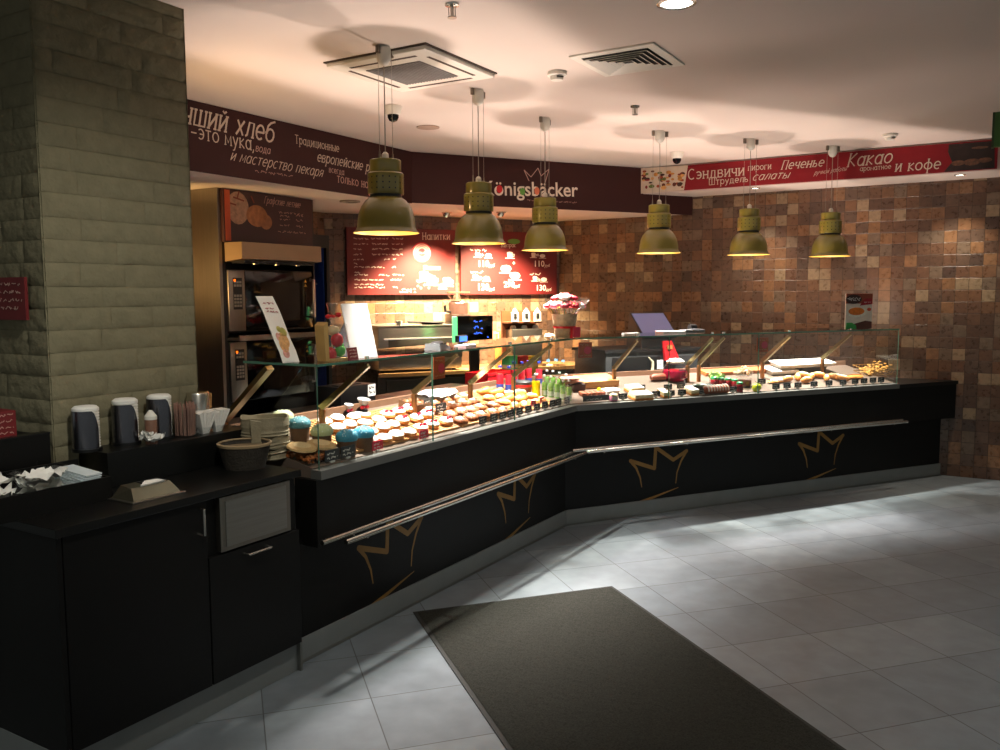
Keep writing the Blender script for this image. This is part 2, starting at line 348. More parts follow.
def stroke(mb, pts, w, y, th=.001):
    """a flat brush stroke on a vertical sheet facing -y; pts are (x, z), w one width or one per point"""
    ww = w if isinstance(w, (list, tuple)) else [w]*len(pts)
    L, Rr = [], []
    for i, p in enumerate(pts):
        a = pts[max(i-1, 0)]; b = pts[min(i+1, len(pts)-1)]; dx, dz = b[0]-a[0], b[1]-a[1]; n = hypot(dx, dz) or 1
        L.append((p[0]-dz/n*ww[i]/2, p[1]+dx/n*ww[i]/2)); Rr.append((p[0]+dz/n*ww[i]/2, p[1]-dx/n*ww[i]/2))
    for i in range(len(pts)-1):
        q = [L[i], L[i+1], Rr[i+1], Rr[i]]
        mb.hexa([Vector((a, y, b)) for a, b in q], [Vector((a, y-th, b)) for a, b in q])
def disc(mb, cx, cz, rx, rz, y, n=20, th=.001):
    pts = [(cx+rx*cos(2*pi*k/n), cz+rz*sin(2*pi*k/n)) for k in range(n)]
    vs = [Vector((a, y, b)) for a, b in pts]+[Vector((a, y-th, b)) for a, b in pts]
    mb._add(vs, [tuple(range(n)), tuple(range(n, 2*n))[::-1]]+[(i, (i+1) % n, n+(i+1) % n, n+i) for i in range(n)])
def scribble(mb, x0, z0, x1, h, y, seed=0, w=.004):
    """a line of small writing too blurred to read"""
    r = random.Random(seed); x = x0
    while x < x1-h*.3:
        L = r.uniform(1.2, 3.2)*h; e = min(x+L, x1); pts = []; t = x
        while t < e: pts.append((t, z0+r.uniform(.0, .9)*h)); t += h*.32
        if len(pts) > 1: stroke(mb, pts, w, y)
        x = e+h*.6
def sheet_poly(mb, pts, y, th=.001):
    n = len(pts); vs = [Vector((a, y, b)) for a, b in pts]+[Vector((a, y-th, b)) for a, b in pts]
    mb._add(vs, [tuple(range(n)), tuple(range(n, 2*n))[::-1]]+[(i, (i+1) % n, n+(i+1) % n, n+i) for i in range(n)])

# ------------------------------------------------------------------ room shell
o = struct('floor', MB().box(-9, 9, -9.5, 9, -.05, 0), FLOOR_T, hit(686, 613, Vector((0, 0, 0)), Vector((0, 0, 1))), radians(17.67))
struct('ceiling', MB().box(-6, 7.5, -3.5, 12, 2.9, 3.0), CEIL)
BW, LW, MB_D, LB_D, RB_D = 3.235, 3.20, 1.972, 1.892, .5417          # depths of the walls and sign bands
kL = FA.l(FB.w(0, BW)); # helper
def meet(f, d, g, e):     # x in frame f where its line at depth d meets frame g's line at depth e
    p = f.w(0, d); n = g.y; return ((g.w(0, e)-p).dot(n))/f.x.dot(n)
xb0, xb1 = meet(FB, BW, FA, LW), meet(FB, BW, FR, 0)
struct('wall_back', MB().box(xb0-.15, xb1+.1, 0, .15, 0, 2.9), WALL_T, FB.w(0, BW), FB.a)
xa1 = meet(FA, LW, FB, BW)
struct('wall_left', MB().box(-5.0, xa1, 0, .15, 0, 2.9), WALL_T, FA.w(0, LW), FA.a)
xr0 = meet(FR, 0, FB, BW)
struct('wall_right', MB().box(xr0, 3.2, 0, .15, 0, 2.9), WALL_T, FR.w(0, 0), FR.a)
# dropped soffits behind the sign bands
xm1 = meet(FB, MB_D, FR, 0); xm0 = meet(FB, MB_D, FA, LB_D)
P = [FB.w(xm0, MB_D+.03), FB.w(xm1, MB_D+.03), FB.w(xb1, BW), FB.w(xb0, BW)]
struct('trim_1', MB().prism([(p.x, p.y) for p in P], 2.47, 2.899), CEIL, label='dropped white soffit over the staff aisle behind the dark band')
P = [FA.w(-5, LB_D+.03), FA.w(meet(FA, LB_D+.03, FB, MB_D+.03), LB_D+.03), FB.w(xb0, BW), FA.w(-5, LW)]
struct('trim_2', MB().prism([(p.x, p.y) for p in P], 2.47, 2.899), CEIL, label='dropped white soffit over the ovens behind the dark band')
xq = meet(FR, -RB_D+.02, FB, MB_D)
P = [FR.w(xq, -RB_D+.02), FR.w(3.1, -RB_D+.02), FR.w(3.1, 0), FB.w(xm1, MB_D)]
struct('trim_3', MB().prism([(p.x, p.y) for p in P], 2.645, 2.899), CEIL, label='dropped white soffit along the tiled right wall')

# rough stone column: staggered split-face blocks
def stone_face(mb, x0, x1, org, ax, nrm, seed):
    r = random.Random(seed); z = 0.0; row = 0
    while z < 2.9:
        h = r.uniform(.080, .096); h = min(h, 2.9-z)
        x = x0; first = True
        while x < x1-1e-4:
            L = r.uniform(.16, .46) if not first else r.uniform(.08, .40); first = False
            if x1-x-L < .09: L = x1-x
            nx, nz = max(3, int(L/.022)), 5; base = r.uniform(-.002, .002); vs = []
            ph = [r.uniform(0, 6) for _ in range(6)]
            for j in range(nz+1):
                for i in range(nx+1):
                    u, v = i/nx, j/nz; e = min(u*L, (1-u)*L, v*h, (1-v)*h)
                    q = base+.0022*sin(ph[0]+u*L*38)*sin(ph[1]+v*h*50)+.0016*sin(ph[2]+u*L*77+v*h*60)+r.uniform(-.0016, .0016)
                    if e < 1e-6: q = -.006
                    g = .0009
                    vs.append(org+ax*(x+g+(L-2*g)*u)+Vector((0, 0, z+g*.8+(h-1.6*g)*v))+nrm*q)
            mb._add(vs, [(j*(nx+1)+i, j*(nx+1)+i+1, (j+1)*(nx+1)+i+1, (j+1)*(nx+1)+i) for j in range(nz) for i in range(nx)])
            x += L
        z += h; row += 1
STONE = mat('split_face_stone', (126, 120, 97), .9, var=.10, scale=14, bump=.6, bscale=38, spec=.1)
CF, CX0, CX1, CD = .476, -3.482, -2.785, .70                           # the column in frame A
mb = MB(); o0 = Vector((0, 0, 0))
stone_face(mb, 0, CX1-CX0, Vector((0, 0, 0)), Vector((1, 0, 0)), Vector((0, -1, 0)), 3)
stone_face(mb, 0, CD, Vector((0, CD, 0)), Vector((0, -1, 0)), Vector((-1, 0, 0)), 4)
stone_face(mb, 0, CD, Vector((CX1-CX0, 0, 0)), Vector((0, 1, 0)), Vector((1, 0, 0)), 5)
mb.box(.009, CX1-CX0-.009, .009, CD, 0, 2.899)
struct('wall_column', mb, STONE, FA.w(CX0, CF), FA.a, 50, label='cream column of rough split-face stone blocks behind the cup ledge')

# ------------------------------------------------------------------ sign bands
def band(name, label, f, d, x0, x1, z0, z1, m):
    t = thing(name, label, 'sign', f.w(0, d, 0), f.a); obj('panel', MB().box(x0, x1, -.02, 0, z0, z1), m, t, 0); return t
def line_px(t, f, d, p0, p1, body, m, **k):
    a = at_d(f, *p0, d-.022); b = at_d(f, *p1, d-.022); return (letters if body[0] == 'K' else brush)(t, body, a.x, a.z, b.x, b.z, -.0225 if body[0] != 'K' else -.0235, m, **k)
BL = band('sign_band', 'dark maroon sign band with handwritten bread slogan above the ovens', FA, LB_D, -3.6, meet(FA, LB_D, FB, MB_D)-.006, 2.455, 2.898, MAROON)
d = LB_D
line_px(BL, FA, d, (156, 116), (273, 142.5), 'Лучший хлеб', LETTER, shear=.2, weight=.15, ysc=1.05)
line_px(BL, FA, d, (191, 137), (254, 150.5), '–это мука,', LETTER)
line_px(BL, FA, d, (255.5, 151), (270, 154), 'вода', LETTERP, shear=.2, serif=False)
line_px(BL, FA, d, (230, 160), (322, 177), 'и мастерство пекаря', LETTER, shear=.45, serif=False, weight=.11)
mb = MB(); a = at_d(FA, 255, 172, d-.022); b = at_d(FA, 293, 179, d-.022); scribble(mb, a.x, a.z, b.x, .022, -.0225, 3, .003); obj('small_writing', mb, LETTERP, BL, 0)
line_px(BL, FA, d, (295, 143), (339, 152), 'Традиционные', LETTER)
line_px(BL, FA, d, (317, 161), (392, 176), 'европейские рецепты', LETTER, shear=.25)
line_px(BL, FA, d, (329, 172), (344, 175), 'всегда', LETTERP)
line_px(BL, FA, d, (337, 182), (398, 194), 'только натуральное', LETTERP)
BM = band('sign_band', 'dark maroon sign band with the white shop name and crown outline', FB, MB_D, xm0-.0, xm1-.012, 2.46, 2.898, MAROON)
d = MB_D
line_px(BM, FB, d, (483, 195), (578, 196.5), 'Königsbäcker', mat('white_lettering', (226, 214, 196), .6), weight=.012, space=1.0)
mb = MB(); mb2 = MB(); mb3 = MB()
for q, (px, py, rx, rz) in zip((mb, mb2, mb3), ((499.5, 189, .030, .036), (522.5, 191.5, .026, .034), (537, 191, .027, .036))):
    a = at_d(FB, px, py, d-.026); disc(q, a.x, a.z, rx, rz, -.0255, 18)
obj('letter_fill', mb, REDP, BM, 0)['label'] = 'red filling of a letter'
obj('letter_fill', mb2, mat('leaf_green', (92, 150, 60), .5), BM, 0)['label'] = 'green filling of a letter'
obj('letter_fill', mb3, mat('salmon', (222, 120, 84), .5), BM, 0)['label'] = 'orange filling of a letter'
mb = MB(); pts = [at_d(FB, *q, d-.022) for q in ((529, 181), (524, 170), (531, 177), (538, 168), (541, 176), (549, 169), (545, 183))]
for i in range(len(pts)-1): stroke(mb, [(pts[i].x, pts[i].z), (pts[i+1].x, pts[i+1].z)], .006, -.0225)
obj('crown_outline', mb, LETTERP, BM, 0)
mb = MB(); a = at_d(FB, 527, 201, d-.022); b = at_d(FB, 577, 202.5, d-.022); scribble(mb, a.x, a.z, b.x, .016, -.0225, 5, .003); obj('small_writing', mb, LETTERP, BM, 0)
BR = band('sign_band', 'bright red sign band with white product words over the tiled right wall', FR, -RB_D+.02, xq+.0, -.13, 2.652, 2.886, RED)
d = -RB_D+.02
for a in (((688, 179.5), (744, 175), 'Сэндвичи', 0, True, .9), ((748, 170.5), (771, 168.8), 'пироги', 0, True, .95), ((709, 185), (748, 181.5), 'Штрудель', 0, True, .85),
          ((752, 180.5), (788, 178), 'салаты', .5, False, .85), ((781, 169.5), (823, 166), 'Печенье', .3, True, .95), ((814, 175), (846, 170.5), 'ручной работы', .5, False, 1.2),
          ((847, 166.8), (891, 162.5), 'Какао', .25, True, 1.0), ((860, 171), (891, 168.5), 'ароматное', 0, True, .95), ((895, 171.5), (940, 168.5), 'и кофе', .1, True, .95)):
    line_px(BR, FR, d, a[0], a[1], a[2], LETTER, shear=a[3], serif=a[4], ysc=a[5], weight=.14 if a[4] else .11)
def quad_px(t, f, d, pts, y, m, name):
    mb = MB(); sheet_poly(mb, [(lambda q: (q.x, q.z))(at_d(f, *p, d)) for p in pts], y); return obj(name, mb, m, t, 0)
quad_px(BR, FR, d-.02, ((639.5, 168.5), (688, 165.2), (684, 190.2), (639.5, 193.8)), -.021, mat('photo_white', (206, 190, 170), .5), 'pastry_picture')
r = random.Random(2); cols = [(150, 62, 30), (96, 40, 24), (190, 130, 60), (120, 22, 22), (60, 34, 24), (206, 150, 84), (96, 112, 50)]
for k, c in enumerate(cols):
    mb = MB()
    for _ in range(7):
        px = r.uniform(643, 684); py = r.uniform(171, 188); a = at_d(FR, px, py, d-.022); disc(mb, a.x, a.z, r.uniform(.012, .032), r.uniform(.008, .02), -.0225-k*.0004, 9)
    obj('picture_pastries', mb, mat('picture_tone_%d' % k, c, .5, var=.3, scale=60), BR.children[-1] if 0 else BR, 0)
quad_px(BR, FR, d-.02, ((949, 144.6), (994.6, 140.8), (994.6, 168), (944, 172), (952, 162), (948, 152)), -.021, mat('picture_dark', (34, 22, 18), .5, var=.4, scale=20), 'coffee_picture')
mb = MB()
for px, py, rx, rz in ((958, 163, .05, .022), (972, 162, .06, .028), (985, 160, .05, .02), (980, 147.5, .062, .010)):
    a = at_d(FR, px, py, d-.022); disc(mb, a.x, a.z, rx, rz, -.0225, 14)
obj('picture_beans', mb, mat('picture_brown', (92, 62, 44), .5, var=.5, scale=40), BR, 0)
# green hanging sign at the right edge of the view
p = Vector((3.44, 6.051, 0))
t = thing('hanging_sign', 'green sign panel hanging from the ceiling at the right edge', 'sign', p, radians(-31)); obj('panel', MB().box(0, .9, 0, .06, 2.665, 2.898), GREEN, t, 0)
obj('frame', MB().box(-.012, .002, -.005, .065, 2.66, 2.898), mat('dark_green', (36, 66, 30), .5), t, 0)

# ------------------------------------------------------------------ menu boards
def board(name, label, px0, px1, ztop, zbot):
    d = BW-.045; a = at_d(FB, px0, 262, d); b = at_d(FB, px1, 262, d)
    t = thing(name, label, 'menu board', FB.w((a.x+b.x)/2, BW, 0), FB.a); w = (b.x-a.x)/2
    obj('panel', MB().box(-w, w, -.045, -.004, zbot, ztop, bev=.003), BOARDM, t, 0); return t, w
MW = mat('menu_white', (240, 228, 214), .6, var=.01)
def bxz(t, px, py):
    a = at_d(FB, px, py, BW-.047); p = FB.w(a.x, 0, 0)-t.location; return p.dot(FB.x), a.z
def btext(t, px0, px1, py, body, **k):
    a = bxz(t, px0, py); b = bxz(t, px1, py)
    if not body.isdigit(): return brush(t, body, a[0], a[1], b[0], b[1], -.0455, MW, shear=k.get('shear', 0), weight=.16)
    return letters(t, body, a[0], a[1], b[0], b[1], -.0465, MW, **k)
T1, w1 = board('menu_board', 'wine red drinks menu board with a price list, left one on the back wall', 346.8, 455.5, 2.335, 1.658)
btext(T1, 422.5, 450, 239.5, 'Напитки', weight=.008, ysc=1.3)
mb = MB()
rows = [(238.5, ((353.5, 369), (371, 390), (392, 403))), (244, ((353.5, 368), (372, 390), (392, 403))), (249, ((353.5, 362), (372, 390), (392, 403))),
        (254.5, ((353.5, 362), (372, 390), (392, 403))), (259.5, ((353.5, 365), (384, 390), (393, 396))), (264, ((354, 359),)), (267, ((354, 385), (392, 396))),
        (272.5, ((354.5, 362),)), (275, ((354.5, 368), (379, 390), (393, 404))), (279.8, ((354.5, 384), (391, 396), (397, 402))), (284.5, ((354.5, 384),)), (287.5, ((354.5, 385), (393, 398))),
        (289.5, ((402, 412), (414, 416))), (292, ((400, 412), (414, 416)))]
for k, (py, segs) in enumerate(rows):
    for j, (p0, p1) in enumerate(segs):
        a = bxz(T1, p0, py); b = bxz(T1, p1, py); scribble(mb, a[0], a[1]-.008, b[0], .020, -.0455, 11+k*5+j, .005)
obj('price_list', mb, MW, T1, 0)
mb = MB(); a = bxz(T1, 422, 252.5); disc(mb, a[0], a[1], .105, .105, -.0452, 30); obj('badge', mb, REDP, T1, 0)
mb = MB()
for rr in (.088, .070, .050): 
    pts = [(a[0]+rr*cos(2*pi*k/24), a[1]+rr*sin(2*pi*k/24)) for k in range(25)]; stroke(mb, pts, .006, -.0464)
scribble(mb, a[0]-.04, a[1]-.012, a[0]+.045, .024, -.0464, 3, .006); obj('badge_rings', mb, MW, T1, 0)
btext(T1, 424, 440, 269.5, 'Новинки', weight=.02, ysc=1.4)
def cup_icon(mb, x, z, s, y=-.0455):
    sheet_poly(mb, [(x-.5*s, z), (x+.5*s, z), (x+.38*s, z-.75*s), (x-.38*s, z-.75*s)], y)
    stroke(mb, [(x+.5*s, z-.15*s), (x+.75*s, z-.2*s), (x+.7*s, z-.5*s), (x+.42*s, z-.5*s)], .12*s, y); disc(mb, x, z+.02*s, .5*s, .16*s, y, 14)
    stroke(mb, [(x-.8*s, z-.82*s), (x+.8*s, z-.82*s)], .12*s, y)
def bun_icon(mb, x, z, s, y=-.0455):
    disc(mb, x, z-.2*s, .7*s, .42*s, y, 14); stroke(mb, [(x-.9*s, z-.7*s), (x+.9*s, z-.7*s)], .1*s, y)
mb = MB()
for px, py, s in ((424, 273, .10), (431, 277, .10)): a = bxz(T1, px, py); cup_icon(mb, a[0], a[1], s)
a = bxz(T1, 447, 279); cup_icon(mb, a[0], a[1], .09); a = bxz(T1, 442.5, 285); bun_icon(mb, a[0], a[1], .055)
for px, py in ((419, 282), (421, 288), (434, 285), (437, 279), (429, 288), (418, 286)): a = bxz(T1, px, py); disc(mb, a[0], a[1], .009, .009, -.0455, 8)
obj('drink_drawings', mb, MW, T1, 0)
T2, w2 = board('menu_board', 'wine red menu board with breakfast drawings, right one on the back wall', 460.8, 557.0, 2.335, 1.658)
for p0, p1, py, s in ((479, 489, 266.5, '110'), (478.5, 489, 290, '130'), (504, 514.5, 287, '290'), (535, 544.5, 266.5, '110'), (537, 546, 290.5, '130')):
    btext(T2, p0, p1, py, s, weight=.014, ysc=1.0); btext(T2, p1+.4, p1+5, py+.3, 'руб', weight=.01, shear=.3, ysc=.9)
btext(T2, 501, 515.5, 247, 'завтрак', weight=.01, ysc=1.1)
mb = MB()
for px, py, sc in ((477.5, 253, .055), (475.5, 275.5, .06), (533.5, 253.5, .055), (535, 277, .055), (510, 253, .07)): a = bxz(T2, px, py); cup_icon(mb, a[0], a[1], sc)
for px, py, sc in ((488.5, 254.5, .055), (486.5, 277.5, .055), (542.5, 255, .05), (544, 278.5, .055), (506, 267, .09), (515, 274, .09)): a = bxz(T2, px, py); bun_icon(mb, a[0], a[1], sc)
for px, py in ((482.5, 255), (481, 278), (538, 255), (539.5, 280), (513.8, 263)):
    a = bxz(T2, px, py); stroke(mb, [(a[0]-.016, a[1]), (a[0]+.016, a[1])], .007, -.0455); stroke(mb, [(a[0], a[1]-.016), (a[0], a[1]+.016)], .007, -.0455)
obj('food_drawings', mb, MW, T2, 0)
mb = MB()
for p0, p1, py, k in ((470, 487, 250, 1), (471, 483, 272.5, 2), (528, 540, 249.5, 3), (530, 541, 274, 4)):
    a = bxz(T2, p0, py); b = bxz(T2, p1, py); scribble(mb, a[0], a[1]-.012, b[0], .028, -.0455, k, .007)
obj('set_names', mb, MW, T2, 0)
mb = MB(); a = bxz(T2, 514, 241.5); disc(mb, a[0], a[1], .075, .028, -.0455, 18); obj('leaf_badge', mb, mat('leaf_green', (92, 150, 60), .5), T2, 0)

# ------------------------------------------------------------------ ovens, fridge and bread sign at the back left
OD = 2.5
def oloc(px, py, d=OD): return at_d(FA, px, py, d)
t = thing('oven_cabinet', 'tall black oven cabinet with brushed steel side behind the stone column', 'cabinet', FA.w(-.86, OD, 0), FA.a)
obj('side_panel', MB().box(-.03, .0, 0, LW-OD-.01, 0, 2.468), STEELV, t, 0)
mb = MB(); mb.box(0, .035, 0, .6, 0, 2.468).box(.985, 1.0, 0, .6, 0, 2.468).box(.035, .985, 0, .6, 2.02, 2.468).box(.035, .985, .55, .6, 0, 2.02).box(.035, .985, 0, .55, 0, .5)
obj('housing', mb, BLACKP, t, 0)
def oven(label, z0, z1):
    o = thing('oven', label, 'oven', FA.w(-.82, OD, z0), FA.a); h = z1-z0
    obj('body', MB().box(.0, .94, .02, .5, 0, h), BLACKP, o, 0)
    pn = obj('control_panel', MB().box(.0, .165, -.012, .02, .01, h-.01, bev=.004), STEELV, o)
    kp = obj('keypad', MB().box(.045, .135, -.015, -.011, h*.36, h*.86), BLACKP, pn, 0)
    mb = MB()
    for i in range(3):
        for j in range(4): mb.box(.052+.027*i, .072+.027*i, -.018, -.014, h*.40+.026*j, h*.40+.018+.026*j)
        for j in range(2): mb.box(.052+.027*i, .072+.027*i, -.018, -.014, h*.72+.026*j, h*.72+.018+.026*j)
    obj('button', mb, mat('grey_button', (150, 146, 136), .5), pn, 0)
    obj('indicator_light', MB().box(.052, .068, -.019, -.013, h*.80, h*.80+.018), mat('orange_led', (255, 110, 20), .5, emit=2), pn, 0)
    dr = obj('door', MB().box(.17, .92, -.01, .02, .01, h-.01, bev=.006), mat('oven_black_glass', (12, 11, 11), .08, var=.05), o)
    obj('window', MB().box(.33, .76, -.013, -.009, h*.16, h*.80), mat('oven_window', (34, 30, 26), .06, var=.2, scale=4), dr, 0)
    obj('handle', MB().tube([(.895, -.01, h*.2), (.895, -.05, h*.2), (.895, -.05, h*.85), (.895, -.01, h*.85)], .012, 8), STEEL, dr)
    mb = MB(); 
    for k in range(2):
        z = h*.80+.035*k*-1; mb._add([Vector((.82, -.0135, z)), Vector((.85, -.0135, z)), Vector((.835, -.0135, z+.026))], [(0, 1, 2)])
    obj('warning_sticker', mb, mat('yellow_sticker', (210, 170, 50), .5), dr, 0)
    return o
oven('upper black oven with steel keypad panel under the hood', 1.372, 1.862)
oven('lower black oven with steel keypad panel below the steel shelf', .82, 1.305)
t = thing('oven_shelf', 'thin steel shelf between the upper and lower oven', 'shelf', FA.w(-.84, OD, 1.31), FA.a)
obj('tray', MB().box(0, .96, -.13, .5, 0, .022, bev=.003), STEEL, t, 0); obj('lip', MB().box(0, .96, -.14, -.13, 0, .04), STEEL, t, 0)
t = thing('extractor_hood', 'beige steel extractor hood over the upper oven', 'hood', FA.w(-.835, OD, 1.915), FA.a)
hm = mat('hood_steel', (160, 136, 108), .42, .6, .05, 5)
q = -.19
obj('canopy', MB().hexa([Vector((0, 0, .0)), Vector((.86, -.002, 0)), Vector((.86, q, .02)), Vector((0, q, .02))], [Vector((0, 0, .145)), Vector((.86, -.002, .145)), Vector((.86, q, .145)), Vector((0, q, .145))]), hm, t, 0)
obj('filter', MB().box(.05, .81, q+.03, -.02, -.012, .01), BLACKP, t, 0)
mb = MB()
for k in range(3): mb.lathe([(0, 0), (.02, 0), (.02, -.012), (0, -.012)], (.2+.23*k, q+.08, -.008), 10)
obj('hood_lamp', mb, STEEL, t)
t = thing('bread_sign', 'dark sign with bread photo and price lines on top of the oven cabinet', 'sign', FA.w(-.86, OD, 0), FA.a)
p0 = oloc(222, 184); p1 = oloc(308, 197); zt, zb = 2.466, 2.064
obj('panel', MB().box(.0, .955, -.03, -.002, zb, zt, bev=.002), mat('sign_brown', (52, 22, 20), .5, var=.15, scale=5), t, 0)
def sloc(px, py): p = oloc(px, py, OD-.032); return p.x+.86, p.z
mb = MB(); mb.box(.015, .065, -.033, -.03, zb+.01, zt-.01); obj('orange_strip', mb, mat('orange_strip', (200, 84, 40), .5), t, 0)
mb = MB()
for px, py, rx, rz in ((238, 208, .11, .125),): a = sloc(px, py); disc(mb, a[0], a[1], rx, rz, -.0305, 20)
obj('picture_dark_loaf', mb, mat('pic_loaf_crust', (176, 140, 116), .6, var=.3, scale=30), t, 0)
mb = MB()
for px, py, rx, rz in ((257, 216, .11, .085), (266, 222, .065, .06)): a = sloc(px, py); disc(mb, a[0], a[1], rx, rz, -.0315, 20)
obj('picture_cut_loaf', mb, mat('pic_loaf_cut', (168, 112, 72), .6, var=.3, scale=25), t, 0)
mb = MB()
for (a0, b0), (a1, b1) in (((233, 197), (244, 201)), ((239, 191), (237, 199)), ((251, 196), (254, 203)), ((230, 203), (236, 205))): a = sloc(a0, b0); b = sloc(a1, b1); stroke(mb, [a, b], .012, -.0325)
obj('picture_pretzel', mb, mat('pic_brown', (128, 58, 34), .6), t, 0)
a = sloc(264, 203); b = sloc(300, 208); brush(t, 'Графские летние', a[0], a[1], b[0], b[1], -.0315, LETTERP, shear=.3, ysc=1.3)
mb = MB()
for k, (x0, x1, py) in enumerate(((279, 303, 212), (280, 290, 215.5), (296, 304, 215), (280, 290, 219), (296, 304, 220), (280, 290, 224.5), (296, 303, 226), (278, 306, 231))):
    a = sloc(x0, py); b = sloc(x1, py+(x1-x0)*.1); scribble(mb, a[0], a[1]-.01, b[0], .02, -.0315, 40+k, .004)
obj('price_list', mb, LETTERP, t, 0)
# black fridge with blue inner panels to the right of the ovens
t = thing('tall_fridge', 'tall black framed fridge with blue interior beside the ovens', 'fridge', FA.w(.145, OD+.02, 0), FA.a)
mb = MB(); mb.box(.0, .21, .0, .66, 2.07, 2.18).box(.0, .02, 0, .66, 0, 2.07).box(.17, .21, 0, .66, 0, 2.07).box(.02, .17, 0, .66, 0, .2)
obj('frame', mb, BLACKP, t, 0); obj('inner_back', MB().box(.02, .17, .56, .64, .2, 2.07), BLUE, t, 0); obj('inner_side', MB().box(.162, .169, .03, .56, .2, 2.07), BLUE, t, 0)
mb = MB()
for z in (.6, 1.0, 1.4, 1.75): mb.box(.02, .16, .1, .55, z, z+.015)
obj('shelf', mb, DKGREY, t, 0)

# ------------------------------------------------------------------ counters with glass display cases
def wx(o):        # where the tiled right wall cuts frame B at depth d
    return meet(FB, o, FR, 0)-.012
CROWN = [((.00, .80), (.42, .56), (.44, 1.0), (.74, .70), (1.0, .88))]
def crown(parent, x0, z0, w, h, y):
    mb = MB()
    P = lambda u, v: (x0+u*w, z0+v*h)
    pts = [P(.0, .80), P(.42, .62), P(.44, 1.0), P(.76, .74), P(1.0, .88)]
    for i in range(4): stroke(mb, [pts[i], pts[i+1]], .028, y)
    for p in pts: disc(mb, p[0], p[1], .014, .014, y, 12)
    stroke(mb, [P(.0, .80), P(.10, .66), P(.17, .48), P(.20, .30)], [.026, .018, .012, .006], y)
    stroke(mb, [P(1.0, .88), P(.90, .70), P(.83, .50), P(.81, .30)], [.022, .015, .010, .006], y)
    stroke(mb, [P(.12, .02), P(.40, .09), P(.86, .22)], [.024, .019, .004], y)
    o = obj('crown_emblem', mb, GOLD, parent, 0); o['label'] = 'gold brush stroke crown on the black front'; return o
def counter(name, label, f, e0, e1, ge0, ge1, seams, arms, rail, crowns, side0, side1):
    """e0/e1: functions giving the two ends at depth y; ge: same for the glass case"""
    t = thing(name, label, 'display counter', f.o, f.a)
    def strip(y0, y1, z0, z1, a=e0, b=e1): return MB().prism([(a(y0), y0), (b(y0), y0), (b(y1), y1), (a(y1), y1)], z0, z1)
    obj('plinth', strip(.0, .03, 0, .11), PLINTH, t, 0)
    obj('plinth_edge', strip(-.006, .0, .0, .012), ALU, t, 0)
    obj('lower_panel', strip(.012, .05, .11, .56), BLK, t, 0)
    obj('carcass', strip(.05, .70, .0, .80), DKGREY, t, 0)
    obj('fascia', strip(-.08, .05, .535, .838, lambda y: e0(y)+side0, e1), BLK, t, 0)
    obj('edge_strip', strip(-.092, -.03, .838, .878, lambda y: ge0(y)-.01, lambda y: ge1(y)), ALU, t, 0)
    if side1: obj('end_worktop', strip(-.092, .70, .840, .872, ge1, e1), BLKTOP, t, 0)
    # sloping display deck
    q = [(ge0(-.03), -.03), (ge1(-.03), -.03), (ge1(.50), .50), (ge0(.50), .50)]
    obj('deck', MB().hexa([Vector((a, b, .80)) for a, b in q], [Vector((a, b, deck_z(b)-.002)) for a, b in q]), mat('deck_steel', (120, 104, 92), .4, .3, .06, 8), t, 0)
    q = [(ge0(.50), .50), (ge1(.50), .50), (ge1(.53), .53), (ge0(.53), .53)]
    obj('deck_back', MB().prism(q, .80, 1.035), mat('deck_back_tan', (128, 96, 74), .5, .2, .06), t, 0)
    # glass
    yf, yb, zt = -.067, .39, 1.35; g = .008
    def gx(y): return ge0(y)+.004, ge1(y)-.004
    a, b = gx(yf)
    edges = [a]+list(seams)+[b]
    for i in range(len(edges)-1):
        x0 = edges[i]+(.002 if i else 0); x1 = edges[i+1]-(.002 if i < len(edges)-2 else 0)
        obj('front_glass', MB().box(x0, x1, yf, yf+g, .872, zt-.010), GLASS, t, 0)
    mb = MB()
    for x in edges[1:-1]: mb.box(x-.0016, x+.0016, yf-.001, yf+g, .874, zt-.012)
    if len(edges) > 2: obj('glass_joint', mb, GEDGE, t, 0)
    mb = MB(); pl = [(gx(yf-.004)[0], yf-.004), (gx(yf-.004)[1], yf-.004), (gx(yb)[1], yb), (gx(yb)[0], yb)]
    obj('top_glass', mb.prism(pl, zt-.010, zt), GLASS, t, 0)
    ye = yf-.005; pl = [(gx(ye)[0], ye), (gx(ye)[1], ye), (gx(ye+.004)[1], ye+.004), (gx(ye+.004)[0], ye+.004)]
    obj('top_glass_edge', MB().prism(pl, zt-.0105, zt+.0005), GEDGE, t, 0)
    for k, fl in ((0, side0 is not None and f is FA), (1, side1)):
        if not fl: continue
        x = gx(0)[k]; x0, x1 = (x, x+g) if k == 0 else (x-g, x)
        mb = MB(); pts = [(yf+g, .876), (.26, deck_z(.26)+.002), (.26, 1.08), (.02, zt-.012), (yf+g, zt-.012)]
        mb.prism([(p[0], p[1]) for p in pts], x0, x1, Matrix(((0, 0, 1, 0), (1, 0, 0, 0), (0, 1, 0, 0), (0, 0, 0, 1))))
        obj('end_glass', mb, GLASS, t, 0)
        if k == 0: obj('top_end_edge', MB().box(x0-.003, x0+.002, yf, yb, zt-.0105, zt+.0005), GEDGE, t, 0)
        obj('corner_edge', MB().box(x0-.001 if k == 0 else x1-.002, x0+.002 if k == 0 else x1+.001, yf-.001, yf+.003, .872, zt-.012), GEDGE, t, 0)
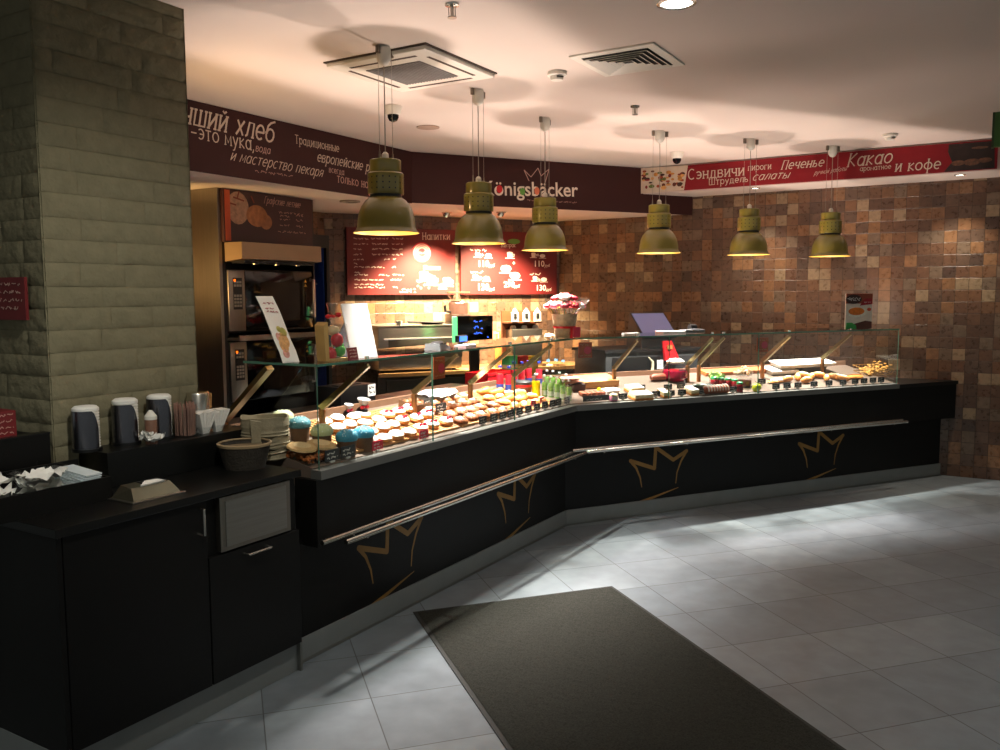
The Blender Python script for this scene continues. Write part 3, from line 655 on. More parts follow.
    for x, wd in arms:
        po = obj('post', MB().box(x-.012, x+.012, .262, .288, deck_z(.27)-.01, 1.085, bev=.003), mat('post_bronze', (150, 104, 62), .35, .8), t)
        ar = MB(); dv = Vector((0, -.295, .245)).normalized(); up = Vector((0, .64, .77)); pa, pb = Vector((x, .27, 1.075)), Vector((x, -.035, 1.308))
        ar.hexa([pa+Vector((-wd, 0, 0)), pa+Vector((wd, 0, 0)), pa+Vector((wd, 0, 0))+up*.034, pa+Vector((-wd, 0, 0))+up*.034],
                [pb+Vector((-wd, 0, 0)), pb+Vector((wd, 0, 0)), pb+Vector((wd, 0, 0))+up*.022, pb+Vector((-wd, 0, 0))+up*.022])
        obj('bracket_arm', ar, mat('arm_bronze', (112, 98, 66), .30, .9, .05), t, 0)
        obj('glass_clamp', MB().lathe([(0, 0), (.012, 0), (.012, .012), (0, .014)], (x, -.02, 1.349), 10), CHROME, t)
    if f is FA:
        ar = MB(); pa, pb = Vector((-2.59, .54, 1.04)), Vector((-2.59, .22, 1.315)); u2 = Vector((0, .05, .06)); w2 = Vector((.022, 0, 0))
        ar.hexa([pa-w2, pa+w2, pa+w2+u2*.3, pa-w2+u2*.3], [pb-w2, pb+w2, pb+w2+u2*.3, pb-w2+u2*.3]); obj('end_arm', ar, MATS['arm_bronze'], t, 0)
        obj('end_post', MB().box(-2.62, -2.585, .52, .56, .86, 1.05), MATS['post_bronze'], t, 0)
    # double tray rail on brackets
    for y, (r0, r1) in zip((-.115, -.200), rail):
        obj('tray_rail', MB().tube([(r0, y, .565), (r1, y, .565)], .0125, 12), CHROME, t)
    n = 5; lo = rail[1][0]+.15; hi = rail[1][1]-.15
    for k in range(n):
        x = lo+(hi-lo)*k/(n-1)
        obj('rail_bracket', MB().tube([(x, .013, .52), (x, -.07, .53), (x, -.115, .552)], .007, 8).tube([(x, -.07, .53), (x, -.20, .552)], .007, 8).lathe([(0, 0), (.016, 0), (.016, .006), (0, .006)], (0, 0, 0), 10, Matrix.Translation((x, .012, .52)) @ Matrix.Rotation(pi/2, 4, 'X')), CHROME, t)
    for x0, z0, w, h in crowns: crown(t, x0, z0, w, h, .0115)
    return t
mA = lambda y: MIT*y
cA = counter('display_counter', 'long black counter with glass pastry case, running from the stone column to the corner', FA,
    lambda y: -2.715, mA, lambda y: -2.600, mA, (-1.72, -.85), ((-2.20, .010), (-1.43, .010), (-.83, .009), (-.28, .008)),
    ((-2.64, -.16), (-2.58, -.11)), ((-2.25, .085, .52, .42), (-.93, .085, .48, .42)), .085, False)
mB = lambda y: -MIT*y
cB = counter('display_counter', 'far black counter with glass pastry case, running from the corner to the tiled wall', FB,
    mB, lambda y: wx(y), mB, lambda y: 3.22, (.83, 1.68), ((.57, .008), (1.26, .007), (1.37, .007), (2.03, .013), (2.70, .009)),
    ((-.02, 3.24), (.04, 3.20)), ((.55, .085, .51, .42), (2.20, .085, .49, .42)), 0, True)

# ------------------------------------------------------------------ self-service cabinet at the left
t = thing('service_cabinet', 'black self-service cabinet with steel flap and raised cup ledge, left of the pastry case', 'cabinet', FA.w(0, 0, 0), FA.a)
x0, x1, zt = -3.825, -2.735, .91
obj('plinth', MB().box(x0+.03, x1+.01, -.036, .0, .0, .135), PLINTH, t, 0); obj('plinth_end', MB().box(x1+.005, x1+.018, -.055, .0, .0, .145), ALU, t, 0)
obj('end_plinth', MB().box(x0-.0, x0+.03, -.036, .9, 0, .135), PLINTH, t, 0)
obj('carcass', MB().box(x0+.02, x1, -.050, .455, .135, zt-.03), BLK, t, 0); obj('side_panel', MB().box(x0+.002, x0+.02, -.075, .455, .13, zt-.03), BLK, t, 0)
d1 = obj('door', MB().box(x0+.024, -3.226, -.075, -.052, .14, zt-.032, bev=.002), BLK, t, 0)
obj('door_handle', MB().tube([(-3.262, -.075, .852), (-3.262, -.105, .852), (-3.262, -.105, .752), (-3.262, -.075, .752)], .006, 8), CHROME, d1)
fl = obj('flap_frame', MB().box(-3.165, -2.79, -.080, -.052, .655, .872, bev=.002), STEELV, t, 0)
obj('flap', MB().box(-3.140, -2.815, -.084, -.078, .672, .855, bev=.002), STEEL, fl, 0)
d2 = obj('door', MB().box(-3.220, -2.737, -.075, -.052, .14, .645, bev=.002), BLK, t, 0)
obj('door_handle', MB().tube([(-3.05, -.075, .620), (-3.05, -.105, .620), (-2.93, -.105, .620), (-2.93, -.075, .620)], .006, 8), CHROME, d2)
obj('worktop', MB().box(x0-.01, x1, -.095, .455, zt-.03, zt, bev=.002), BLKTOP, t, 0)
obj('cup_ledge', MB().box(-3.385, -2.64, .285, .468, zt, 1.05, bev=.002), BLKTOP, t, 0)

# napkin dispenser on the worktop
p = FA.w(-3.385, .055, .91); t = thing('napkin_dispenser', 'steel wedge napkin dispenser on the black worktop', 'napkin dispenser', p, FA.a)
obj('base_plate', MB().box(-.115, .115, -.075, .085, 0, .006, bev=.002), STEEL, t, 0)
q0 = [(-.10, -.06), (.10, -.06), (.10, .07), (-.10, .07)]; q1 = [(-.088, -.03), (.078, -.03), (.07, .04), (-.08, .04)]
obj('housing', MB().hexa([Vector((a, b, .006)) for a, b in q0], [Vector((a, b, .048 if b < 0 else .052)) for a, b in q1]), mat('worn_steel', (112, 106, 88), .38, .8, .1), t, 0)
obj('opening', MB().box(-.02, .065, -.028, .035, .046, .0535), BLACKP, t, 0)
obj('napkin', MB().hexa([Vector((-.05, -.032, .048)), Vector((.055, -.032, .048)), Vector((.045, .0, .052)), Vector((-.01, .0, .052))], [Vector((-.05, -.034, .054)), Vector((.055, -.036, .055)), Vector((.045, -.002, .058)), Vector((-.01, .0, .060))]), OFFW, t, 0)

# black box with red leaflets, cutlery tray with napkins at the far left
t = thing('black_box', 'plain black box at the left edge behind the cutlery tray', 'box', FA.w(-3.665, .30, .915), FA.a)
obj('body', MB().box(-.40, .135, .115, .155, 0, .225, bev=.002).box(-.40, .135, .155, .33, 0, .215), BLK, t, 0)
obj('top_edge', MB().box(-.40, .135, .112, .158, .222, .228), BLKTOP, t, 0)
LX = at_d(FA, 14, 432, .47).x-.075
bx = thing('leaflet_stand', 'small red leaflet stack on the black box at the left edge', 'leaflets', FA.w(LX, .50, 1.1315), FA.a)
obj('stack', MB().box(-.18, .075, -.05, .05, 0, .105, bev=.002), mat('dark_red_card', (110, 20, 24), .6), bx, 0)
mb = MB()
for k in range(4): scribble(mb, -.05, .02+.022*k, .065, .010, -.0505, k, .0025)
obj('small_writing', mb, LETTERP, bx, 0)
t = thing('cutlery_tray', 'long black trough with clear dividers holding napkins at the left edge', 'tray', FA.w(-3.72, .17, .91), FA.a)
mb = MB(); mb.box(-.50, .24, -.045, -.035, 0, .085).box(-.50, .24, .155, .165, 0, .13).box(.23, .24, -.035, .155, 0, .085).box(-.50, .23, -.035, .155, 0, .012)
obj('trough', mb, BLK, t, 0)
for x in (-.22, -.07, .08): obj('divider', MB().box(x-.002, x+.002, -.033, .150, .012, .155), CLEAR, t, 0)
def crumple(w, d, h, seed):
    r = random.Random(seed); mb = MB()
    for k in range(7):
        a = r.uniform(0, pi); L = r.uniform(.5, .9)*w; c = Vector((r.uniform(-.25, .25)*w, r.uniform(-.2, .2)*d, .01+h*.12*k)); e = Vector((cos(a), sin(a)*.6, 0))*L*.5; n = Vector((-sin(a), cos(a)*.6, 0))*d*.42
        N = 5; vs = []
        for i in range(N+1):
            for j in range(N+1): vs.append(c+e*(2*i/N-1)+n*(2*j/N-1)+Vector((0, 0, r.uniform(-.012, .018)+.02*abs(2*i/N-1))))
        mb._add(vs, [(i*(N+1)+j, i*(N+1)+j+1, (i+1)*(N+1)+j+1, (i+1)*(N+1)+j) for i in range(N) for j in range(N)])
    return mb
for k, (x, lab) in enumerate(((-.145, 'crumpled white napkins in the second compartment of the black trough'), (.005, 'crumpled white napkins in the third compartment of the black trough'))):
    tag(obj('napkin_heap', crumple(.14, .15, .10, 20+k), OFFW, None, 60), lab, 'napkins', 'napkins in the black trough').location = FA.w(-3.72+x, .235, .945)
    bpy.context.view_layer.objects
o = [q for q in COL.objects if q.name.startswith('napkin_heap')]
for q in o: q.rotation_euler = (radians(8), 0, FA.a)
mb = MB()
for k in range(12): mb.box(-.055+.004*k, .055, -.075, .085, .008*k, .008*k+.005, Matrix.Rotation(radians(3*(k % 3)-2), 4, 'Z'))
o = tag(obj('paper_bag_stack', mb, mat('blue_white_paper', (206, 216, 220), .6), None, 0), 'fan of flat pale paper bags at the right end of the black trough', 'paper bags'); o.location = FA.w(-3.56, .23, .925); o.rotation_euler = (radians(6), 0, FA.a)
mb = MB()
for k in range(16): mb.box(-.10, .06, -.06+.008*k, -.056+.008*k, .01+.004*(k % 5), .014+.004*(k % 5), Matrix.Rotation(radians(-4+k*.7), 4, 'Z'))
o = tag(obj('stirrer_sticks', mb, WOOD, None, 0), 'wooden stirring sticks in the black trough at the left edge', 'stirrers', kind='stuff'); o.location = FA.w(-3.99, .235, .96); o.rotation_euler = (0, radians(-8), FA.a)

# red notice on the column's near face
def column_side(px, py): return hit(px, py, FA.w(CX0-.012, 0), FA.x)
a = column_side(27, 277); b = column_side(27, 320); c = column_side(0, 279)
wn = 0.34; t = thing('red_notice', 'dark red notice plate with white lines on the stone column', 'notice', FA.w(CX0-.024, FA.l(a).y, 0), FA.a-pi/2)
obj('plate', MB().box(-wn, 0, 0, .012, b.z, a.z), mat('dark_red_card', (110, 20, 24), .6), t, 0)
mb = MB()
for k, (u0, u1) in enumerate(((.45, .8), (.3, .75), (.15, .95), (.1, .5))): scribble(mb, -wn+.12+u0*.1, b.z+(a.z-b.z)*(.80-.19*k), -.015-.06*(1-u1), .016, -.001, 60+k, .003)
obj('small_writing', mb, LETTERP, t, 0)

# cup dispensers and condiments on the ledge
def dispenser(label, s, d, h, cups=True):
    t = thing('lid_dispenser', label, 'dispenser', FA.w(s, d, 1.05), FA.a, 'steel lid dispensers on the ledge')
    r = .052; n = 18; mb = MB(); a0, a1 = radians(-255), radians(-66); vs = []
    for rr in (r, r-.003):
        for z in (0, h*.5, h):
            for i in range(n+1):
                a = a0+(a1-a0)*i/n; top = z if z < h else h-.035*max(0, (i/n-.82)/.18)**2*2
                vs.append(Vector((rr*cos(a), rr*sin(a), top)))
    m = n+1
    fs = [(k*m+i, k*m+i+1, (k+1)*m+i+1, (k+1)*m+i) for k in (0, 1) for i in range(n)]+[((k+3)*m+i+1, (k+3)*m+i, (k+4)*m+i, (k+4)*m+i+1) for k in (0, 1) for i in range(n)]
    fs += [(2*m+i, 2*m+i+1, 5*m+i+1, 5*m+i) for i in range(n)]
    mb._add(vs, fs); obj('sleeve', mb, mat('dull_steel_sleeve', (112, 112, 120), .26, .95, .04), t)
    obj('base', MB().lathe([(0, 0), (.056, 0), (.056, .012), (0, .012)], (0, 0, 0), 20), BLACKP, t)
    obj('back_frame', MB().box(.056, .062, .02, .045, 0, h).box(.02, .062, .044, .050, h-.01, h), mat('dark_steel', (70, 66, 58), .4, .8), t, 0)
    pr = []
    k = 0; z = .014
    while z < h-.004: pr += [(.049, z), (.049, z+.005), (.045, z+.0065), (.045, z+.0095)]; z += .011
    pr += [(.049, z), (.049, z+.012), (.040, z+.02), (0, z+.022)]
    obj('lid_stack', MB().lathe([(0, .013)]+pr, (0, 0, 0), 20), OFFW, t)
    return t
def ledge(px, py, d=.40): p = at_d(FA, px, py-14, d); return p.x, d
for px, py, h, lab in ((86.5, 447.5, .160, 'steel lid dispenser with white lids, nearest the left end of the ledge'), (126, 442.5, .165, 'steel lid dispenser with white lids, middle of three on the ledge'), (160, 437, .172, 'steel lid dispenser with white lids, tallest, right of the brown shaker')):
    s, d = ledge(px, py, .405); dispenser(lab, s, d, h)
s, d = ledge(151, 438, .325); t = thing('sugar_shaker', 'brown filled shaker with white cap between two lid dispensers', 'shaker', FA.w(s, .325, 1.05), FA.a)
obj('jar', MB().lathe([(0, 0), (.024, 0), (.024, .10), (.021, .108), (0, .108)], (0, 0, 0), 18), mat('brown_sugar', (120, 84, 66), .5, var=.15, scale=60), t)
obj('cap', MB().lathe([(.025, .10), (.025, .114), (.018, .122), (.007, .138), (0, .139)], (0, 0, 0), 18), WHITE, t)
s, d = ledge(185, 434, .36); t = thing('straw_cup', 'clear tub packed with pinkish drinking straws on the ledge', 'straw tub', FA.w(s, .36, 1.05), FA.a)
obj('tub', MB().lathe([(.045, 0), (.050, .12), (.048, .12), (.043, .004), (0, .004)], (0, 0, 0), 20, caps=False), CLEAR, t)
mb = MB(); r = random.Random(5)
for k in range(60):
    a, q = r.uniform(0, 2*pi), .041*math.sqrt(r.random()); z = r.uniform(.125, .15); mb.tube([(q*cos(a), q*sin(a), .006), (q*cos(a)*1.08, q*sin(a)*1.08, z)], .0032, 5)
o = obj('straws', mb, mat('pink_straws', (150, 112, 98), .5, var=.2), t); o['kind'] = 'stuff'
t = thing('steel_canister', 'short steel canister at the back right of the ledge', 'canister', FA.w(ledge(198, 420, .415)[0], .415, 1.05), FA.a)
obj('body', MB().lathe([(0, 0), (.05, 0), (.05, .17), (.047, .175), (0, .175)], (0, 0, 0), 22), CHROME, t)
def fan(label, px, py, seed):
    s, d = ledge(px, py, .345); t = thing('paper_cup_stack', label, 'paper cups', FA.w(s, .345, 1.05), FA.a)
    mb = MB(); r = random.Random(seed)
    for k in range(5): mb.hexa([Vector((-.016+.006*k, -.012, 0)), Vector((-.010+.006*k, -.012, 0)), Vector((-.010+.006*k, .012, 0)), Vector((-.016+.006*k, .012, 0))],
                               [Vector((-.046+.020*k, -.030, .095+r.uniform(-.008, .006))), Vector((-.030+.020*k, -.030, .095+r.uniform(-.006, .006))), Vector((-.030+.020*k, .030, .10)), Vector((-.046+.020*k, .030, .10))])
    obj('sachets', mb, OFFW, t, 0); obj('holder', MB().lathe([(.020, 0), (.030, .03), (.028, .03), (.018, .004), (0, .004)], (0, 0, 0), 14, caps=False), CLEAR, t); return t
fan('fan of white sugar sachets right of the straw tub', 204, 432, 1); fan('fan of white sugar sachets at the right end of the ledge', 217, 430, 2)
t = thing('wooden_stick_bundle', 'two pale wooden sticks standing between the white sachets', 'sticks', FA.w(ledge(209, 431, .385)[0], .385, 1.05), FA.a)
obj('stick', MB().box(-.006, -.002, -.004, .004, 0, .18), WOOD, t, 0); obj('stick', MB().box(.002, .006, -.004, .004, 0, .17, Matrix.Rotation(.06, 4, 'Y')), WOOD, t, 0)
tag(obj('crumpled_sachets', crumple(.09, .04, .012, 9), OFFW, None, 60), 'crumpled white sachets lying before the brown shaker', 'sachets').location = FA.w(ledge(149, 444, .308)[0], .308, 1.056)
# bread baskets by the case
bd_ = at_z(FA, 243, 474, .91).y+.105; bx_ = at_d(FA, 245, 462, bd_).x
t = thing('round_basket', 'dark round bread basket with pale rim on the worktop', 'basket', FA.w(bx_, bd_, .91), FA.a)
WIC = mat('dark_wicker', (50, 44, 36), .8, var=.25, scale=60, bump=.6, bscale=120); CLOTH = mat('greige_cloth', (136, 126, 102), .85, var=.12, scale=30, bump=.3, bscale=90)
obj('bowl', MB().lathe([(0, 0), (.085, 0), (.108, .09), (.112, .10), (.104, .10), (.10, .088), (0, .086)], (0, 0, 0), 28), WIC, t)
obj('cloth_lining', MB().lathe([(.1, .0885), (.05, .090), (0, .0905)], (0, 0, 0), 24, caps=False), mat('lining_tan', (120, 100, 72), .85, var=.15, scale=20), t)
obj('rim', MB().lathe([(.106, .098), (.114, .098), (.116, .108), (.108, .112), (.104, .106)], (0, 0, 0), 28, caps=False), mat('basket_rim', (150, 128, 96), .7, var=.1), t)
def cloth_basket(label, s, d, z, h, seed, top):
    t = thing('cloth_basket', label, 'basket', FA.w(s, d, z), FA.a-radians(42), 'folded cloth baskets beside the pastry case')
    pr = [(0, 0), (.100, 0)]; zz = 0; r = random.Random(seed)
    while zz < h-.02: zz += .014; pr += [(.106+r.uniform(-.003, .004), zz-.006), (.1015+r.uniform(-.002, .002), zz)]
    pr += [(.105, h), (.097, h), (.092, h-.03), (0, h-.035)]
    mb = MB().lathe(pr, (0, 0, 0), 30)
    for v in mb.b.verts:
        a = atan2(v.co.y, v.co.x); v.co.z += (.004*sin(3*a+seed)+.003*sin(5*a))*(v.co.z/h); q = 1+.05*(abs(cos(2*a)))-.02; v.co.x *= q; v.co.y *= q*.92
    obj('folded_cloth', mb, CLOTH, t, 60)
    obj('strap', MB().hexa([Vector((-.060, -.112, -.01)), Vector((-.022, -.116, -.012)), Vector((-.022, -.098, -.012)), Vector((-.060, -.096, -.01))], [Vector((-.066, -.114, h)), Vector((-.018, -.118, h-.01)), Vector((-.018, -.094, h-.01)), Vector((-.066, -.094, h))]), CLOTH, t)
    return t
sd_ = bd_+.075; q = (at_d(FA, 266, 445, sd_).x, sd_)
cloth_basket('greige folded cloth basket at the bottom of the stack of three', q[0], q[1], .91, .050, 2, 0)
cloth_basket('greige folded cloth basket in the middle of the stack of three', q[0], q[1], .962, .052, 4, 0)
cloth_basket('greige folded cloth basket with open creased top, topmost of the stack', q[0]-.003, q[1], 1.016, .088, 6, 1)

# ------------------------------------------------------------------ pendant lamps
def pendant(f, s, d, label):
    t = thing('pendant_lamp', label, 'pendant lamp', f.w(s, d, 1.97), f.a, 'olive enamel pendant lamps over the pastry cases')
    Z = 2.9-1.97
    obj('canopy', MB().lathe([(.034, Z-.001), (.036, Z-.02), (.036, Z-.065), (.024, Z-.085), (.006, Z-.095), (0, Z-.095)], (0, 0, 0), 20), WHITE, t)
    for x in (-.045, .062) if f is FA and s < -1.5 else (-.062, .062):
        w = obj('suspension_wire', MB().tube([(x, 0, Z-.03), (x, 0, .37)], .0014, 5), STEEL, t)
        obj('wire_anchor', MB().box(x-.009, x+.009, -.009, .009, Z-.04, Z-.002).lathe([(0, 0), (.006, 0), (.004, .04), (0, .04)], (x, 0, .37), 8), mat('anchor_grey', (120, 110, 98), .5), w, 0)
    obj('cable', MB().tube([(0, 0, Z-.09), (.004, .002, Z*.72), (.001, 0, .42), (0, 0, .37)], .003, 6), mat('cable_grey', (150, 144, 132), .5), t)
    obj('cable_grip', MB().lathe([(.019, .366), (.017, .40), (.008, .41), (0, .41)], (0, 0, 0), 12), WHITE, t)
    obj('upper_cap', MB().lathe([(.0, .302), (.078, .302), (.080, .306), (.080, .366), (.076, .370), (0, .370)], (0, 0, 0), 32), OLIVE, t)
    cl = obj('perforated_collar', MB().lathe([(0, .195), (.090, .195), (.092, .20), (.092, .298), (.088, .304), (0, .304)], (0, 0, 0), 32), OLIVE, t)
    mb = MB()
    for j in range(3):
        for k in range(18):
            a = 2*pi*(k+.5)/18; c, q = cos(a), sin(a); z = .222+.028*j; r = .0926; e = .0042
            u = Vector((-q, c, 0))*e; vz = Vector((0, 0, e)); n = Vector((c*r, q*r, z))
            mb._add([n+u, n+u*.7+vz*.7, n+vz, n-u*.7+vz*.7, n-u, n-u*.7-vz*.7, n-vz, n+u*.7-vz*.7], [tuple(range(8))])
    obj('vent_holes', mb, BLACKP, cl, 0)
    obj('neck_ring', MB().lathe([(.07, .178), (.082, .180), (.082, .196), (.07, .196)], (0, 0, 0), 28), BLACKP, t)
    out = [(.080, .182), (.104, .165), (.126, .135), (.141, .098), (.148, .060), (.150, .030), (.155, .016), (.168, .004), (.170, 0)]
    obj('shade', MB().lathe(out, (0, 0, 0), 40, caps=False), OLIVE, t, 60)
    obj('shade_lining', MB().lathe([(.168, .0005), (.153, .014), (.147, .030), (.145, .060), (.138, .096), (.123, .132), (.101, .161), (.076, .178), (0, .178)], (0, 0, 0), 40, caps=False), OLIVEIN, t, 60)
    obj('bulb', MB().lathe([(0, .080), (.022, .084), (.034, .100), (.034, .116), (.020, .14), (.014, .175)], (0, 0, 0), 16), BULB, t)
    return t
NM = ['nearest the stone column', 'second from the stone column', 'third from the stone column, beside the shop name', 'fourth from the stone column, before the dark band end', 'fifth from the stone column, in front of the tiled wall', 'furthest from the stone column, rightmost']
for (f, s, d), n in zip(LAMPS, NM): pendant(f, s, d, 'olive green enamel pendant lamp, '+n)

# ------------------------------------------------------------------ ceiling fittings
t = thing('air_conditioner', 'square white ceiling air conditioner cassette with grey grille', 'air conditioner', FA.w(-1.49, .21, 2.9), FA.a)
obj('panel', MB().box(-.335, .335, -.33, .33, -.030, -.001, bev=.012), WHITE, t)
obj('seam', MB().box(-.343, .343, -.338, .338, -.008, -.0005), mat('seam_dark', (74, 62, 52), .7), t, 0)
gr = obj('grille', MB().box(-.18, .18, -.18, .18, -.034, -.029), mat('grille_grey', (104, 104, 102), .6, var=.2, scale=40), t, 0)
mb = MB()
for k in range(18): mb.box(-.178, .178, -.174+.02*k, -.168+.02*k, -.037, -.033)
obj('slat', mb, mat('slat_grey', (128, 128, 126), .6), gr, 0)
for a, b in ((-.215, -.265), (-.265, -.215)):
    pass
mb = MB().box(-.22, .22, -.272, -.252, -.0315, -.029).box(-.22, .22, .252, .272, -.0315, -.029).box(-.272, -.252, -.22, .22, -.0315, -.029).box(.252, .272, -.22, .22, -.0315, -.029)
obj('air_slot', mb, mat('slot_dark', (60, 46, 36), .7), t, 0)
t = thing('ceiling_vent', 'square white ceiling vent with nested louvres beside the downlight', 'vent', Vector((.69, 4.69, 2.9)), FA.a)
obj('frame', MB().box(-.235, .235, -.235, .235, -.010, -.001, bev=.003), WHITE, t, 0)
obj('backing', MB().box(-.185, .185, -.185, .185, -.012, -.009), mat('vent_dark', (40, 36, 32), .8), t, 0)
for k in range(5):
    q = .18-.034*k; i = q-.020; lo, hi = -.022, -.011
    mb = MB()
    for (ax, bx_) in ((0, 1), (0, -1), (1, 1), (1, -1)):
        if ax == 0: mb.hexa([Vector((-q, bx_*q, lo)), Vector((q, bx_*q, lo)), Vector((i, bx_*i, hi)), Vector((-i, bx_*i, hi))], [Vector((-q, bx_*q, lo+.002)), Vector((q, bx_*q, lo+.002)), Vector((i, bx_*i, hi+.002)), Vector((-i, bx_*i, hi+.002))])
        else: mb.hexa([Vector((bx_*q, -q, lo)), Vector((bx_*q, q, lo)), Vector((bx_*i, i, hi)), Vector((bx_*i, -i, hi))], [Vector((bx_*q, -q, lo+.002)), Vector((bx_*q, q, lo+.002)), Vector((bx_*i, i, hi+.002)), Vector((bx_*i, -i, hi+.002))])
    obj('louvre', mb, WHITE, t, 0)
def ceil_at(px, py, z=2.9): return hit(px, py, Vector((0, 0, z)), Vector((0, 0, 1)))
LITW = mat('lit_downlight', (255, 250, 236), .5, emit=9, var=.01)
def downlight(label, p, r, em=LITW, group='round recessed downlights'):
    t = thing('downlight', label, 'downlight', p, 0, group)
    obj('ring', MB().lathe([(r, -.001), (r, -.008), (r*.82, -.012), (r*.78, -.004), (r*.80, -.001)], (0, 0, 0), 28, caps=False), CHROME, t)
    obj('lens', MB().lathe([(0, -.003), (r*.80, -.003), (r*.80, -.006), (0, -.006)], (0, 0, 0), 28), em, t); return t
downlight('large bright round downlight at the top edge of the ceiling', Vector((.765, 3.79, 2.9)), .085)
downlight('small lit downlight in the soffit behind the fifth lamp', FR.w(-2.09, -.44, 2.645), .045)
downlight('small lit downlight in the soffit at the right end', FR.w(-.40, -.40, 2.645), .045)
def sprinkler(label, p):
    t = thing('sprinkler_head', label, 'sprinkler', p, 0, 'ceiling sprinkler heads')
    obj('escutcheon', MB().lathe([(.032, -.001), (.030, -.008), (.012, -.012), (0, -.012)], (0, 0, 0), 18), CHROME, t)
    obj('head', MB().tube([(0, 0, -.01), (0, 0, -.05)], .008, 8).box(-.016, -.012, -.003, .003, -.055, -.012).box(.012, .016, -.003, .003, -.055, -.012), STEEL, t)
    obj('deflector', MB().lathe([(0, -.055), (.020, -.055), (.020, -.059), (0, -.059)], (0, 0, 0), 12), STEEL, t)
sprinkler('small metal sprinkler head on the ceiling near the air conditioner', ceil_at(452, 4)); sprinkler('small metal sprinkler head on the ceiling beyond the square vent', ceil_at(635, 106))
def smoke(label, p):
    t = thing('smoke_detector', label, 'smoke detector', p, .4, 'ceiling smoke detectors')
    obj('base', MB().lathe([(.055, -.001), (.055, -.020), (.048, -.024), (0, -.024)], (0, 0, 0), 24), WHITE, t)
    obj('sensor', MB().lathe([(.040, -.024), (.034, -.046), (.0, -.048)], (0, 0, 0), 20), WHITE, t); obj('slot', MB().box(-.02, .02, -.042, -.036, -.036, -.030), BLACKP, t, 0)
smoke('white smoke detector left of the square vent', ceil_at(557, 72)); smoke('white smoke detector at the right above the red band', ceil_at(890, 134))
def dome(label, p):
    t = thing('dome_camera', label, 'security camera', p, 0, 'white dome cameras')
    obj('housing', MB().lathe([(.058, -.001), (.058, -.02), (.046, -.055), (.040, -.058), (0, -.058)], (0, 0, 0), 24), WHITE, t)
    obj('dome', MB().lathe([(.038, -.058), (.037, -.075), (.026, -.095), (.010, -.103), (0, -.104)], (0, 0, 0), 20), mat('dark_dome', (14, 14, 16), .08), t)
dome('white dome camera with black bubble under the air conditioner', ceil_at(393, 106)); dome('white dome camera with black bubble above the red band', ceil_at(677, 152))
t = thing('ceiling_speaker', 'flush round grey speaker grille on the ceiling before the dark band', 'speaker', ceil_at(428, 127), 0)
obj('grille', MB().lathe([(.085, -.001), (.085, -.006), (0, -.007)], (0, 0, 0), 28), mat('speaker_beige', (158, 138, 122), .7), t)
t = thing('round_vent', 'round recessed fitting in the soffit below the maroon band', 'vent', FA.w(.373, 2.285, 2.47), 0)
obj('ring', MB().lathe([(.09, -.001), (.09, -.012), (.07, -.014), (.06, -.004), (0, -.004)], (0, 0, 0), 28), mat('ring_grey', (128, 116, 104), .5), t)
def eyeball(label, p, to):
    t = thing('spotlight', label, 'spotlight', p, 0, 'small adjustable soffit spotlights')
    obj('ring', MB().lathe([(.05, -.001), (.05, -.01), (.036, -.012), (.034, -.002)], (0, 0, 0), 22, caps=False), CHROME, t)
    q = (Vector(to)-Vector(p)).to_track_quat('-Z', 'Y').to_matrix().to_4x4(); M = Matrix.Translation((0, 0, -.01)) @ q
    obj('head', MB().lathe([(0, .03), (.03, .02), (.034, 0), (.032, -.03), (.028, -.03), (.026, -.02), (0, -.02)], (0, 0, 0), 18, M), CHROME, t)
    obj('lamp', MB().lathe([(0, -.021), (.025, -.021), (.025, -.024), (0, -.024)], (0, 0, 0), 16, M), LITW, t)
eyeball('small chrome spotlight in the soffit between the first two lamps', FB.w(.172, 2.72, 2.47), FB.w(.1, 3.36, 1.7))
eyeball('small chrome spotlight in the soffit behind the second lamp', FB.w(.65, 2.47, 2.47), FB.w(.6, 3.36, 1.55))
eyeball('small chrome spotlight in the soffit behind the first lamp', FB.w(-.35, 2.47, 2.47), FB.w(-.2, 3.36, 1.55))

# ------------------------------------------------------------------ door mat
q = [Vector((-.46, 4.313)), Vector((.63, 4.698))]; ax = (q[1]-q[0]).normalized(); wn = 1.156; an = atan2(ax.y, ax.x)
t = thing('door_mat', 'long dark grey floor mat on the tiles', 'mat', Vector((-.46, 4.313, 0)), an)
mb = MB(); NX, NY = 60, 120; r = random.Random(1); vs = []
for j in range(NY+1):
    for i in range(NX+1): vs.append(Vector((.02+(wn-.04)*i/NX, -.02-2.56*j/NY, .010+r.uniform(-.0012, .0012))))
mb._add(vs, [(j*(NX+1)+i, j*(NX+1)+i+1, (j+1)*(NX+1)+i+1, (j+1)*(NX+1)+i) for j in range(NY) for i in range(NX)])
obj('pile', mb, mat('mat_pile', (58, 58, 53), .95, var=.35, scale=160, bump=.8, bscale=260, spec=.1), t, 0)
obj('rubber_edge', MB().box(0, wn, -2.6, 0, .0005, .007, bev=.002), mat('mat_rubber', (44, 44, 41), .7), t, 0)

